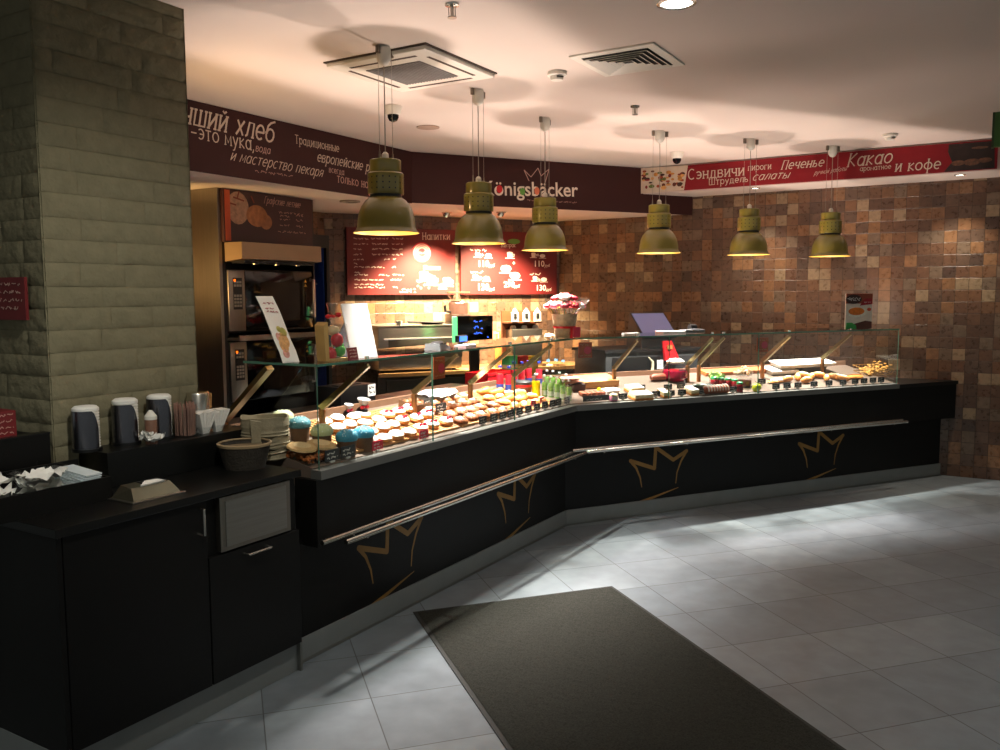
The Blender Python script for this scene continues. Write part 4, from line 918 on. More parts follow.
# ------------------------------------------------------------------ back counter and machines behind the staff aisle
BD = BW-.64
xk0 = meet(FB, BD, FA, LW-.72); xk1 = wx(BD)
t = thing('back_counter', 'dark steel back counter with lit worktop under the menu boards', 'counter', FB.w(0, 0, 0), FB.a)
obj('carcass', MB().prism([(xk0, BD+.03), (meet(FB, BD+.03, FR, 0)-.03, BD+.03), (meet(FB, BW-.01, FR, 0)-.03, BW-.01), (xk0+.2, BW-.01)], .1, .87), mat('dark_steel_front', (58, 56, 52), .4, .5), t, 0)
obj('worktop', MB().prism([(xk0, BD), (meet(FB, BD, FR, 0)-.03, BD), (meet(FB, BW-.01, FR, 0)-.03, BW-.01), (xk0+.2, BW-.01)], .87, .905), mat('wood_worktop', (150, 112, 70), .4, var=.15, scale=6), t, 0)
for k in range(6): obj('drawer_front', MB().box(xk0+.08+.52*k, xk0+.56+.52*k, BD+.012, BD+.03, .14, .84, bev=.004), mat('dark_steel_door', (50, 49, 46), .38, .5), t, 0)
def bat(px, py, d): p = at_d(FB, px, py, d); return p.x, p.z
d = BD+.06; a = bat(378, 330, d); b = bat(462, 328, d); ztop = bat(403, 327, d)[1]
t = thing('coffee_machine', 'wide stainless coffee machine on the back counter under the drinks board', 'coffee machine', FB.w((a[0]+b[0])/2, d, .905), FB.a)
w = (b[0]-a[0])/2; h = ztop-.905; sd = mat('machine_side', (120, 96, 66), .4, .4)
obj('body', MB().box(-w, w, 0, .5, .02, h, bev=.012), STEEL, t); obj('top_tray', MB().box(-w, w, -.01, .5, h, h+.012), STEEL, t, 0)
obj('front_panel', MB().box(-w+.10, w, -.012, .0, h*.30, h*.72, bev=.005), mat('machine_front', (96, 92, 84), .35, .7), t)
obj('trim_bar', MB().tube([(-w+.05, -.02, h*.74), (w-.02, -.02, h*.74)], .010, 8), CHROME, t)
for x in (-w+.06, w-.06): obj('foot', MB().lathe([(0, 0), (.02, 0), (.02, .02), (0, .02)], (x, .08, 0), 10), BLACKP, t)
ZM = .905+h+.0125; q = bat(432, 325.5, d+.2); t2 = thing('black_pan', 'flat black pan lying on top of the coffee machine', 'pan', FB.w(q[0], d+.2, .905+h+.0125), FB.a)
obj('dish', MB().lathe([(0, 0), (.10, 0), (.13, .025), (.125, .028), (.09, .006), (0, .006)], (0, 0, 0), 24), BLACKP, t2); obj('handle', MB().tube([(-.12, 0, .022), (-.26, 0, .03)], .012, 8), BLACKP, t2)
q = bat(399, 326, d+.12); t2 = thing('small_cup', 'small white cup on the left of the coffee machine', 'cup', FB.w(q[0], d+.12, .905+h+.0125), FB.a)
obj('cup', MB().lathe([(0, 0), (.026, 0), (.034, .045), (.031, .045), (.023, .004), (0, .004)], (0, 0, 0), 18), WHITE, t2)
# grinder
dg = BD+.30; a = bat(458.5, 320, dg)[0]; zt_ = bat(458, 293, dg)[1]; zm = bat(458, 301, dg)[1]; zb_ = bat(458, 314, dg)[1]
t = thing('coffee_grinder', 'dark coffee grinder with clear bean hopper behind the black monitor', 'grinder', FB.w(a, dg, ZM), FB.a); z0 = -ZM
obj('body', MB().box(-.10, .10, -.10, .14, 0, zb_+z0, bev=.01), mat('grinder_dark', (52, 40, 36), .35, .3), t)
obj('motor', MB().lathe([(.10, zb_+z0), (.10, zm+z0-.02), (.085, zm+z0), (0, zm+z0)], (0, 0, 0), 22), mat('grinder_brown', (92, 66, 60), .3, .3), t)
obj('hopper', MB().lathe([(.07, zm+z0), (.115, zt_+z0-.02), (.115, zt_+z0), (.11, zt_+z0), (.065, zm+z0+.004)], (0, 0, 0), 22, caps=False), CLEAR, t)
obj('hopper_lid', MB().lathe([(0, zt_+z0), (.12, zt_+z0), (.12, zt_+z0+.012), (0, zt_+z0+.014)], (0, 0, 0), 22), mat('lid_brown', (120, 88, 62), .3), t)
obj('lever', MB().tube([(-.10, -.02, zb_+z0+.02), (-.16, -.04, zb_+z0+.03), (-.165, -.04, zb_+z0+.09)], .014, 8), BLACKP, t)
# black till monitor with green lit edge
dm = 2.30; a = bat(457, 316, dm); b = bat(493, 314, dm); zb_ = bat(480, 345, dm)[1]
t = thing('till_monitor', 'black till monitor with blue digits and green glowing edge', 'monitor', FB.w((a[0]+b[0])/2, dm, zb_), FB.a); w = (b[0]-a[0])/2; h = a[1]-zb_
obj('screen', MB().box(-w, w, 0, .05, 0, h, bev=.008), mat('monitor_black', (9, 10, 11), .15), t)
obj('green_edge', MB().box(-w-.035, -w+.005, -.004, .05, .01, h-.005, bev=.008), mat('green_glow', (120, 255, 160), .5, emit=1.2), t)
mb = MB()
for j in range(3): scribble(mb, -w*.08, h*.36+.055*j, w*.42, .03, -.001, 70+j, .007)
scribble(mb, w*.66, h*.22, w*.8, .05, -.001, 77, .008); obj('digits', mb, mat('blue_digits', (60, 110, 255), .5, emit=2.2), t, 0)
obj('stand', MB().box(-.05, .05, .015, .045, -(zb_-.0)+.0, .02), BLACKP, t, 0); obj('foot', MB().box(-.16, .16, -.08, .14, -zb_+.0, -zb_+.02, bev=.004), BLACKP, t, 0)
# dispenser rack with house shaped fronts
d = BD+.08; a = bat(507, 309, d); b = bat(541, 309, d); zc = .905
zr = bat(525, 308, d)[1]; zmid = bat(525, 322, d)[1]; zlow = bat(525, 329, d)[1]
t = thing('wooden_rack', 'brown rack with three white house shaped fronts over a steel box', 'rack', FB.w((a[0]+b[0])/2, d, .905), FB.a); w = (b[0]-a[0])/2
obj('back', MB().box(-w, w, .12, .15, 0, zr-zc-.03), mat('rack_wood', (112, 62, 36), .5, var=.15), t, 0)
obj('shelf', MB().box(-w, w, -.02, .12, zmid-zc-.012, zmid-zc+.004), mat('rack_wood', (112, 62, 36)), t, 0)
obj('steel_box', MB().box(-w*.78, w, -.03, .12, 0, zlow-zc, bev=.008), STEEL, t)
ph = zr-zmid
for k in range(3):
    x = -w*.58+k*w*.66; hw = w*.20
    f_ = MB(); sheet_poly(f_, [(x-hw, zmid-zc+.005), (x+hw, zmid-zc+.005), (x+hw, zmid-zc+ph*.66), (x, zmid-zc+ph), (x-hw, zmid-zc+ph*.66)], -.01, .015)
    p_ = obj('house_front', f_, OFFW, t, 0)
    obj('house_window', MB().box(x-hw*.45, x+hw*.45, -.027, -.024, zmid-zc+ph*.26, zmid-zc+ph*.62), DKGREY, p_, 0)
for k, n in enumerate(('left', 'middle', 'right')):
    x = -w*.58+k*w*.66; c = thing('white_cup', 'small upturned white cup on the steel box, '+n+' of three under the house fronts', 'cup', FB.w((a[0]+b[0])/2+x, d+.03, zlow+.001), FB.a, 'white cups on the steel box')
    obj('cup', MB().lathe([(.034, 0), (.032, .02), (.022, .036), (0, .038)], (0, 0, 0), 18), WHITE, c)
q = bat(499, 338, BD+.08); t = thing('syrup_bottle', 'orange syrup bottle between the monitor and the rack', 'bottle', FB.w(q[0], BD+.10, .905), FB.a)
obj('bottle', MB().lathe([(0, 0), (.035, 0), (.035, .22), (.015, .27), (.015, .30), (0, .30)], (0, 0, 0), 16), mat('orange_syrup', (206, 120, 60), .25), t); obj('pump', MB().tube([(0, 0, .30), (0, 0, .36), (-.05, -.02, .36)], .008, 8), WHITE, t)
q = bat(549, 338, BD+.10); t = thing('white_dome_lid', 'white domed dish right of the wooden rack', 'dish', FB.w(q[0], BD+.10, .905), FB.a)
obj('dome', MB().lathe([(.09, .26), (.085, .30), (.05, .335), (0, .345)], (0, 0, 0), 22), WHITE, t); obj('stem', MB().lathe([(0, 0), (.05, 0), (.05, .01), (.012, .02), (.012, .26), (.09, .26)], (0, 0, 0), 18), WHITE, t)

# cash desk with touch screen behind the far case
t = thing('cash_desk', 'dark cash desk block behind the far glass case', 'desk', FB.w(1.36, 0, 0), FB.a)
obj('body', MB().box(-.50, .46, .86, 1.38, 0, 1.16, bev=.006), mat('desk_dark', (40, 42, 42), .5), t)
obj('drawer', MB().box(-.44, .05, .852, .862, .98, 1.12, bev=.003), BLACKP, t, 0); obj('drawer', MB().box(.09, .42, .852, .862, .94, 1.12, bev=.003), DKGREY, t, 0)
obj('top', MB().box(-.52, .48, .84, 1.40, 1.16, 1.185), BLACKP, t, 0)
dq = .95; a = bat(644, 335.5, dq); b = bat(676, 335.5, dq)
t = thing('touch_screen', 'tilted touch screen with pale lilac display on the cash desk', 'screen', FB.w((a[0]+b[0])/2, dq, 1.187), FB.a); w = (b[0]-a[0])/2
zz = a[1]-1.187; R_ = Matrix.Translation((0, 0, zz)) @ Matrix.Rotation(radians(-47), 4, 'X')
sc = obj('housing', MB().box(-w-.012, w+.012, 0, .03, -.012, .285, R_, bev=.0), BLACKP, t, 0); obj('display', MB().box(-w, w, -.004, .001, 0, .270, R_), mat('lilac_display', (120, 124, 170), .3, emit=.30, var=.02), sc, 0)
obj('support', MB().hexa([Vector((-w-.01, .02, 0)), Vector((w, .02, 0)), Vector((w, .26, 0)), Vector((-w-.01, .26, 0))], [Vector((-w-.01, .03, zz)), Vector((w, .03, zz)), Vector((w, .22, zz+.17)), Vector((-w-.01, .22, zz+.17))]), DKGREY, t, 0)
q = bat(669, 350, .83); t = thing('red_bag', 'red bag with tan label hanging on the cash desk', 'bag', FB.w(q[0], .835, q[1]-.09), FB.a)
obj('bag', MB().hexa([Vector((-.05, -.035, 0)), Vector((.10, -.035, -.01)), Vector((.10, .0, -.01)), Vector((-.05, .0, 0))], [Vector((-.075, -.015, .17)), Vector((.02, -.015, .17)), Vector((.02, 0, .17)), Vector((-.075, 0, .17))]), REDP, t, 0)
obj('tan_label', MB().box(-.035, .015, -.036, -.024, .10, .135), mat('tan_card', (170, 120, 60), .6), t, 0)
q = bat(650, 369, .83); t = thing('curved_handle', 'pale curved tool hanging in front of the cash desk', 'utensil', FB.w(q[0], .82, q[1]), FB.a)
obj('blade', MB().tube([(-.02, 0, .10), (.02, 0, .06), (.02, 0, 0), (-.01, 0, -.06), (-.03, 0, -.08)], [.006, .012, .012, .009, .004], 8), mat('bone', (200, 190, 160), .4), t)
q = bat(660, 364, .83); t = thing('white_tag', 'white printed tag hanging below the red bag', 'tag', FB.w(q[0], .83, q[1]-.04), FB.a); obj('card', MB().box(-.03, .03, -.004, 0, 0, .075), OFFW, t, 0); mb = MB(); scribble(mb, -.022, .02, .022, .035, -.005, 3, .006); obj('small_writing', mb, DKGREY, t, 0)

# receipt printer and shelf behind the long case
t = thing('staff_shelf', 'dark low shelf unit behind the long glass case', 'shelf unit', FA.w(0, 0, 0), FA.a)
obj('top', MB().box(-2.3, .15, .74, 1.10, .93, .96), BLACKP, t, 0); obj('body', MB().box(-2.28, .13, .76, 1.10, .0, .93), mat('desk_dark', (40, 42, 42)), t, 0)
a = at_d(FA, 341, 404, .82); b = at_d(FA, 376, 402, .82)
t = thing('receipt_printer', 'black receipt printer with white label behind the long case', 'printer', FA.w((a.x+b.x)/2, .82, .961), FA.a); w = (b.x-a.x)/2
obj('body', MB().box(-w, w, 0, .20, .0, .13, bev=.006), BLACKP, t); obj('paper_slot', MB().box(-w*.8, w*.5, .05, .1, .128, .136), DKGREY, t, 0); lb = obj('label', MB().box(w*.52, w*.96, -.003, .0, .05, .125), OFFW, t, 0)
mb = MB(); scribble(mb, w*.58, .065, w*.92, .022, -.004, 1, .006); scribble(mb, w*.58, .095, w*.92, .02, -.004, 2, .006); obj('small_writing', mb, DKGREY, lb, 0)
for k, (px, c, n) in enumerate(((514, (70, 190, 110), 'green'), (524.5, (214, 40, 40), 'red'), (534.5, (226, 206, 40), 'yellow'))):
    a = at_d(FA, px, 372, .86); t = thing('tea_box', n+' carton in the row of three behind the bottles', 'carton', FA.w(a.x, .86, .961), FA.a, 'cartons behind the bottles')
    top = at_d(FA, px, 356, .86).z-.961
    obj('carton', MB().box(-.065, .065, 0, .08, 0, top, bev=.003), mat('carton_'+n, c, .5), t, 0); obj('band', MB().box(-.066, .066, -.001, .081, top*.45, top*.62), mat('carton_band', (240, 214, 150), .5), t, 0)

# ------------------------------------------------------------------ things standing on the glass tops
ZG = 1.3505
def on_top(f, px, py): return at_z(f, px, py, ZG)
p = on_top(FA, 282, 362); t = thing('leaflet_holder', 'tall leaning white leaflet with food picture at the left end of the glass top', 'leaflet', FA.w(-2.565, .165, ZG), FA.a)
def curve_sheet(w, prof, th=.003):
    mb = MB(); n = len(prof); vs = []
    for y, z in prof: vs += [Vector((-w, y, z)), Vector((w, y, z)), Vector((w, y+th, z)), Vector((-w, y+th, z))]
    fs = []
    for i in range(n-1):
        for j in range(4): fs.append((i*4+j, i*4+(j+1) % 4, (i+1)*4+(j+1) % 4, (i+1)*4+j))
    fs += [(3, 2, 1, 0), ((n-1)*4, (n-1)*4+1, (n-1)*4+2, (n-1)*4+3)]; mb._add(vs, fs); return mb
prof = [(-.05, 0), (-.03, .05), (.0, .10), (.03, .16), (.065, .23), (.11, .30)]
sh = obj('leaflet', curve_sheet(.051, prof), OFFW, t)
def on_prof(z):
    for (y0, z0), (y1, z1) in zip(prof, prof[1:]):
        if z0 <= z <= z1: return y0+(y1-y0)*(z-z0)/(z1-z0)
    return 0
for nme, c, spots in (('picture_pastry', (196, 150, 96), ((.005, .10, .030, .036), (-.01, .075, .025, .03))), ('picture_green', (176, 172, 90), ((.02, .135, .02, .022), (.0, .15, .014, .014))), ('picture_pink', (206, 150, 140), ((-.02, .115, .014, .02), (-.015, .04, .02, .02)))):
    mb = MB()
    for x, z, rx, rz in spots:
        vs = []
        for k in range(12):
            zz_ = z+rz*sin(2*pi*k/12); vs.append(Vector((x+rx*cos(2*pi*k/12), on_prof(zz_)-.0015, zz_)))
        mb._add(vs, [tuple(range(12))])
    obj(nme, mb, mat(nme, c, .6, var=.3, scale=60), t, 0)
mb = MB()
for k, z in enumerate((.262, .24, .225)):
    yy = on_prof(z)-.003; scribble(mb, -.035, z, .035 if k != 1 else .02, .010, yy, 80+k, .003)
obj('small_writing', mb, mat('rose_print', (176, 90, 100), .6), t, 0); obj('acrylic_foot', MB().box(-.055, .055, -.06, .08, 0, .004), CLEAR, t, 0)
p = on_top(FA, 333, 360); t = thing('gift_bag', 'tall cellophane gift bag with red and green sweets on the glass top', 'gift bag', FA.w(-2.385, .025, ZG), FA.a+radians(-12))
tan_ = mat('kraft_card', (196, 156, 92), .5)
obj('side_card', MB().hexa([Vector((-.062, -.03, 0)), Vector((-.050, -.04, 0)), Vector((-.050, .04, 0)), Vector((-.062, .04, 0))], [Vector((-.072, -.03, .165)), Vector((-.055, -.04, .180)), Vector((-.055, .04, .180)), Vector((-.072, .04, .165))]), tan_, t, 0)
obj('base_card', MB().box(-.055, .058, -.04, .04, 0, .012), tan_, t, 0)
mb = MB(); mb.hexa([Vector((-.05, -.042, .002)), Vector((.058, -.042, .002)), Vector((.058, .042, .002)), Vector((-.05, .042, .002))], [Vector((-.055, -.045, .16)), Vector((.05, -.045, .165)), Vector((.05, .045, .165)), Vector((-.055, .045, .16))])
mb.hexa([Vector((-.055, -.045, .16)), Vector((.05, -.045, .165)), Vector((.05, .045, .165)), Vector((-.055, .045, .16))], [Vector((-.012, -.012, .205)), Vector((.012, -.012, .205)), Vector((.012, .012, .205)), Vector((-.012, .012, .205))]); obj('cellophane', mb, glass('cellophane_film', (.94, .93, .92), 1.7, .08), t, 0)
obj('twisted_top', MB().lathe([(.010, .205), (.022, .235), (.028, .265), (.022, .268), (.012, .23), (.006, .207)], (0, 0, 0), 9, caps=False), glass('cellophane_white', (.90, .88, .86), 2.2, .15), t, 0)
obj('red_ribbon', MB().lathe([(.012, .198), (.016, .205), (.012, .212)], (0, 0, 0), 12, caps=False).blob((-.03, -.01, .205), (.018, .008, .010)).blob((.025, -.012, .212), (.016, .008, .012)), REDP, t)
for c, m in (((.012, -.015, .095), REDP), ((-.025, -.012, .03), REDP)): obj('red_sweet', MB().blob(c, (.030, .028, .034), 14, 10, .04), m, t)
obj('green_sweet', MB().blob((.028, -.015, .045), (.026, .025, .030), 14, 10, .04).blob((.02, -.012, .072), (.03, .02, .012)), mat('sweet_green', (84, 180, 70), .35), t); obj('pale_sweet', MB().blob((.0, .0, .14), (.036, .03, .024), 14, 10, .05), mat('sweet_cream', (236, 214, 160), .4), t)
t = thing('white_poster', 'blank bright white poster board leaning on the glass top beside the gift bag', 'poster', FA.w(-2.185, .02, ZG), FA.a)
obj('board', curve_sheet(.095, [(-.02, 0), (.045, .262)], .005), OFFW, t, 0)
obj('easel_leg', MB().hexa([Vector((-.07, .035, .19)), Vector((.088, .035, .19)), Vector((.088, .04, .19)), Vector((-.07, .04, .19))], [Vector((-.07, .15, 0)), Vector((.088, .15, 0)), Vector((.088, .155, 0)), Vector((-.07, .155, 0))]), mat('easel_blue', (44, 52, 78), .6), t, 0)
t = thing('red_card', 'small dark red card standing before the white poster board', 'card', FA.w(-2.315, -.03, ZG), FA.a)
obj('card', curve_sheet(.036, [(-.008, 0), (.004, .058)], .002), mat('dark_red_card', (130, 24, 32), .6), t, 0)
mb = MB()
for k in range(3): scribble(mb, -.026, .012+.014*k, .026, .009, -.0105+.003*k, 90+k, .003)
obj('small_writing', mb, LETTERP, t, 0)
p = on_top(FA, 432, 352.5); t = thing('card_terminal', 'grey card payment terminal lying on the glass top of the long case', 'card terminal', FA.w(p.x+.25, max(p.y, .05)+.02, ZG), FA.a+radians(20))
obj('body', MB().hexa([Vector((-.13, -.045, 0)), Vector((.10, -.045, 0)), Vector((.10, .045, 0)), Vector((-.13, .045, 0))], [Vector((-.125, -.040, .038)), Vector((.10, -.036, .014)), Vector((.10, .036, .014)), Vector((-.125, .040, .038))]), mat('terminal_grey', (72, 74, 74), .4), t, 0)
obj('keypad', MB().hexa([Vector((.0, -.03, .022)), Vector((.085, -.03, .014)), Vector((.085, .03, .014)), Vector((.0, .03, .022))], [Vector((.0, -.03, .030)), Vector((.085, -.03, .019)), Vector((.085, .03, .019)), Vector((.0, .03, .030))]), DKGREY, t, 0)
obj('paper_cover', MB().blob((-.02, 0, .034), (.06, .036, .014)), DKGREY, t)
p = on_top(FA, 449, 347); t = thing('customer_display', 'small black display with blue lit screen beside the card terminal', 'display', FA.w(p.x+.26, .20, ZG), FA.a); obj('housing', MB().box(-.048, .048, 0, .03, .014, .056, bev=.004).box(-.012, .012, .0, .03, 0, .02), BLACKP, t); obj('screen', MB().box(-.040, .040, -.003, .001, .020, .050), mat('blue_screen', (50, 110, 255), .4, emit=1.6), t, 0)
p = on_top(FA, 459, 348); t = thing('note_pad', 'small pale pink note pad on the glass top next to the card terminal', 'note pad', FA.w(p.x+.08, .02, ZG), FA.a); obj('pad', MB().box(-.06, .05, -.03, .05, 0, .014), mat('pale_pink_paper', (226, 196, 196), .6), t, 0); obj('top_sheet', MB().box(-.058, .048, -.028, .048, .014, .0155, Matrix.Rotation(.08, 4, 'Z')), OFFW, t, 0)
# bouquet of sugar flowers in a wrapped pot
p = on_top(FA, 567, 338.5); t = thing('flower_bouquet', 'bouquet of red, pink and yellow flowers in a wrapped pot with red ribbon', 'bouquet', FA.w(.0, .02, ZG), FB.a)
obj('pot', MB().lathe([(0, 0), (.066, 0), (.074, .06), (.086, .13), (.092, .165), (.084, .162), (0, .15)], (0, 0, 0), 20), mat('pot_wrap', (178, 164, 132), .6, var=.35, scale=24, bump=.6, bscale=30), t)
obj('ribbon', MB().lathe([(.073, .066), (.079, .066), (.081, .082), (.075, .082)], (0, 0, 0), 20, caps=False).box(.005, .019, -.084, -.070, .0, .075), REDP, t)
obj('red_tag', MB().box(.022, .078, -.088, -.084, .005, .076), mat('rose_card', (206, 60, 84), .5), t, 0)
mb = MB(); r = random.Random(4); vs = []
for j in range(4):
    for k in range(20):
        a = 2*pi*k/20; q = .082+.055*j/3*(1.35+.35*sin(3*a+j)); vs.append(Vector((q*cos(a), q*sin(a),   .155+.115*j/3+.02*sin(5*a)*(j/3))))
mb._add(vs, [(j*20+k, j*20+(k+1) % 20, (j+1)*20+(k+1) % 20, (j+1)*20+k) for j in range(3) for k in range(20)]); obj('cellophane_wrap', mb, glass('cellophane_white'), t)
fc = [mat('flower_red', (214, 34, 56), .5, var=.12), mat('flower_pink', (232, 92, 120), .5, var=.1), mat('flower_yellow', (246, 200, 70), .5), mat('flower_white', (240, 232, 220), .5), mat('flower_crimson', (190, 24, 60), .5)]
spots_ = [(0, 0, .300)]+[(.066*cos(a), .066*sin(a), .282) for a in [k*2*pi/6 for k in range(6)]]+[(.118*cos(a), .118*sin(a), .232) for a in [k*2*pi/11+.2 for k in range(11)]]
for k, (x, y, z) in enumerate(spots_):
    mb = MB(); n = Vector((x*2.6, y*2.6, .5)).normalized(); Q = Matrix.Translation((x, y, z)) @ n.to_track_quat('Z', 'Y').to_matrix().to_4x4()
    for i in range(6): mb.blob((.022*cos(i*pi/3), .022*sin(i*pi/3), 0), (.019, .019, .014), 8, 6, M=Q)
    m_ = [0, 1, 3, 2, 0, 3, 4, 1, 0, 2, 4, 3, 0, 1, 4, 0, 3, 1][k % 18]; f_ = obj('flower', mb, fc[m_], t); obj('flower_heart', MB().blob((0, 0, .006), (.010, .010, .008), 8, 6, M=Q), fc[2 if m_ != 2 else 0], f_)
mb = MB()
for x, y, z in spots_: mb.tube([(x*.5, y*.5, .15), (x, y, z-.005)], .003, 5)
obj('stems', mb, mat('stem_green', (70, 110, 50), .6), t)
# small things on the far glass top
p = on_top(FB, 631, 335); t = thing('white_remote', 'small flat white gadget on the far glass top beside the touch screen', 'gadget', FB.w(p.x-.04, .05, ZG), FB.a); obj('body', MB().box(-.07, .07, -.02, .02, 0, .020, bev=.006), WHITE, t); obj('button', MB().box(.04, .055, -.01, .01, .02, .024), mat('grey_button', (150, 146, 136)), t, 0)
p = on_top(FB, 668, 335); t = thing('pink_pad', 'flat pale pink pad of paper on the far glass top below the touch screen', 'note pad', FB.w(p.x+.06, .02, ZG), FB.a); obj('pad', MB().box(-.105, .105, -.05, .05, 0, .026, bev=.002), mat('pale_pink_paper', (226, 196, 206), .6), t, 0); obj('cover_sheet', MB().box(-.104, .106, -.049, .051, .026, .0275, Matrix.Rotation(.03, 4, 'Z')), OFFW, t, 0)
p = on_top(FB, 693, 334); t = thing('card_terminal', 'dark card payment terminal on the far glass top by the tiled wall', 'card terminal', FB.w(p.x+.06, .10, ZG), FB.a); obj('body', MB().box(-.10, .10, -.04, .04, 0, .030, bev=.008), mat('terminal_grey', (110, 110, 108)), t); obj('keypad', MB().box(-.02, .08, -.03, .03, .03, .036), DKGREY, t, 0); obj('paper_roll', MB().tube([(.02, .055, .045), (.075, .055, .045)], .026, 12), BLACKP, t)
p = on_top(FB, 857, 329.5); xx = at_d(FB, 845, 320, .0).x, at_d(FB, 871.5, 320, .0).x; w = (xx[1]-xx[0])/2; hh = .30
t = thing('soup_leaflet', 'standing card with soup bowl picture and green corner on the far glass top', 'leaflet', FB.w((xx[0]+xx[1])/2, .0, ZG), FB.a)
obj('card', MB().box(-w, w, -.003, .003, .004, hh), mat('leaflet_cream', (238, 226, 210), .5), t, 0); obj('acrylic_foot', MB().box(-w-.03, w+.01, -.03, .05, 0, .004), CLEAR, t, 0)
def leaf_part(nme, rgb, pts, y=-.0032):
    mb = MB(); sheet_poly(mb, [(-w+2*w*u, .004+(hh-.004)*v) for u, v in pts], y); return obj(nme, mb, mat(nme, rgb, .5, var=.15, scale=40), t, 0)
leaf_part('brown_top', (150, 70, 44), ((0, .72), (1, .72), (1, .998), (0, .998))); leaf_part('red_flag', (160, 24, 36), ((.52, .66), (.99, .70), (.99, .86), (.70, .86)), -.0042)
leaf_part('brown_logo', (58, 30, 24), [(.28+.30*cos(a), .84+.13*sin(a)) for a in [2*pi*k/20 for k in range(20)]], -.0052)
leaf_part('soup_bowl', (246, 238, 222), [(.42+.38*cos(a), .48+.15*sin(a)) for a in [2*pi*k/20 for k in range(20)]]); leaf_part('soup', (232, 130, 40), [(.40+.30*cos(a), .50+.11*sin(a)) for a in [2*pi*k/20 for k in range(20)]], -.0042)
leaf_part('brown_wave', (96, 44, 30), ((.30, .0), (1, .0), (1, .20), (.75, .23), (.45, .17), (.30, .14))); leaf_part('green_corner', (60, 170, 80), ((0.02, .0), (.42, .0), (.40, .10), (.25, .18), (.04, .18)), -.0042); leaf_part('tomato', (220, 80, 40), [(.88+.08*cos(a), .55+.05*sin(a)) for a in [2*pi*k/10 for k in range(10)]])
mb = MB(); scribble(mb, -w+.1*w, hh*.85, w*.05, .014, -.0056, 4, .004); scribble(mb, -w+.2*w, hh*.80, w*.12, .016, -.0056, 5, .005); scribble(mb, w*.35, hh*.74, w*.85, .012, -.0056, 6, .003); obj('small_writing', mb, OFFW, t, 0)
# orange stickers behind the glass
def sticker(label, f, px0, px1, py0, py1):
    y = -.067+.0095; a = at_d(f, px0, py0, y); b = at_d(f, px1, py1, y); t = thing('price_sticker', label, 'sticker', f.w((a.x+b.x)/2, y, b.z), f.a, 'orange price stickers on the glass fronts'); w = (b.x-a.x)/2; h = a.z-b.z
    obj('card', MB().box(-w, w, 0, .0015, 0, h), mat('sticker_orange', (196, 88, 36), .5, var=.2, scale=30), t, 0)
    mb = MB(); disc(mb, w*.35, h*.48, w*.55, w*.5, -.0002, 16); obj('pink_disc', mb, mat('sticker_pink', (232, 70, 90), .5), t, 0)
    mb = MB(); scribble(mb, -w*.8, h*.78, w*.7, h*.12, -.0004, 5, .004); scribble(mb, -w*.8, h*.10, w*.8, h*.10, -.0004, 6, .004); obj('small_writing', mb, mat('sticker_tan', (206, 150, 100), .6), t, 0)
sticker('orange sticker on the long case glass below the card terminal', FA, 433.5, 445, 357.5, 378); sticker('orange sticker on the far case glass next to the corner joint', FB, 578.5, 592, 342.5, 357.5); sticker('orange sticker on the far case glass near the tiled wall', FB, 757, 768, 338, 351.5)

# ------------------------------------------------------------------ food on the sloping decks
PA_ = lambda px, py: (lambda p: (p.x, p.y))(on_deck(FA, px, py))
PB_ = lambda px, py: (lambda p: (p.x, p.y))(on_deck(FB, px, py))
def dk(o, f, x, y, dz=0, spin=0):
    """stand a thing on the sloping deck"""
    o.location = f.w(x, y, deck_z(y)+dz)
    o.rotation_euler = (Matrix.Rotation(f.a, 4, 'Z') @ Matrix.Rotation(DANG, 4, 'X') @ Matrix.Rotation(spin, 4, 'Z')).to_euler(); return o
def many(proto, f, spots, labels, group, spin=0, dz=0, seed=1):
    r = random.Random(seed)
    for k, ((x, y), lab) in enumerate(zip(spots, labels)):
        o = proto if k == 0 else dup(proto, lab, (0, 0, 0))
        o['label'] = lab; o['group'] = group; dk(o, f, x+r.uniform(-.011, .011), y+r.uniform(-.010, .010), dz, spin+r.uniform(-.6, .6)); o.scale = (r.uniform(.92, 1.08), r.uniform(.92, 1.06), r.uniform(.85, 1.1))
CRUST = mat('golden_crust', (196, 128, 58), .55, var=.3, scale=30, bump=.3, bscale=60)
CRUSTD = mat('brown_crust', (150, 84, 40), .5, var=.3, scale=30, bump=.3, bscale=60)
ICING = mat('white_icing', (240, 234, 224), .5, var=.04, scale=60, bump=.4, bscale=90)
CREAM = mat('cream_filling', (244, 226, 176), .5, var=.08, scale=40)
PAPERB = mat('brown_paper_cup', (104, 74, 48), .7, var=.12, scale=20)
CARDB = mat('black_card', (46, 48, 50), .5)
CHALK = mat('chalk_white', (216, 214, 206), .7)
# slatted wooden trays under the pastries
def slat_tray(label, f, x0, x1, y0, y1):
    t = thing('slatted_tray', label, 'tray', (0, 0, 0), 0, 'wooden slatted trays on the long deck'); w, h = (x1-x0)/2, (y1-y0)/2
    obj('frame', MB().box(-w, w, -h, -h+.012, .001, .012).box(-w, w, h-.012, h, .001, .012).box(-w, -w+.012, -h, h, .001, .012).box(w-.012, w, -h, h, .001, .012), WOOD, t, 0)
    n = int(2*w/.03); mb = MB()
    for k in range(n): mb.box(-w+.012+.03*k, -w+.030+.03*k, -h+.012, h-.012, .003, .010)
    obj('slats', mb, WOOD, t, 0); return dk(t, f, (x0+x1)/2, (y0+y1)/2)
slat_tray('wooden slatted tray under the white iced buns', FA, -2.27, -1.76, .0, .46)
slat_tray('wooden slatted tray under the bow topped buns in the middle', FA, -1.74, -1.36, .0, .44)
slat_tray('wooden slatted tray under the sugared pastries', FA, -1.34, -.72, .0, .46)
slat_tray('wooden slatted tray towards the corner of the long case', FA, -.70, -.12, .0, .44)
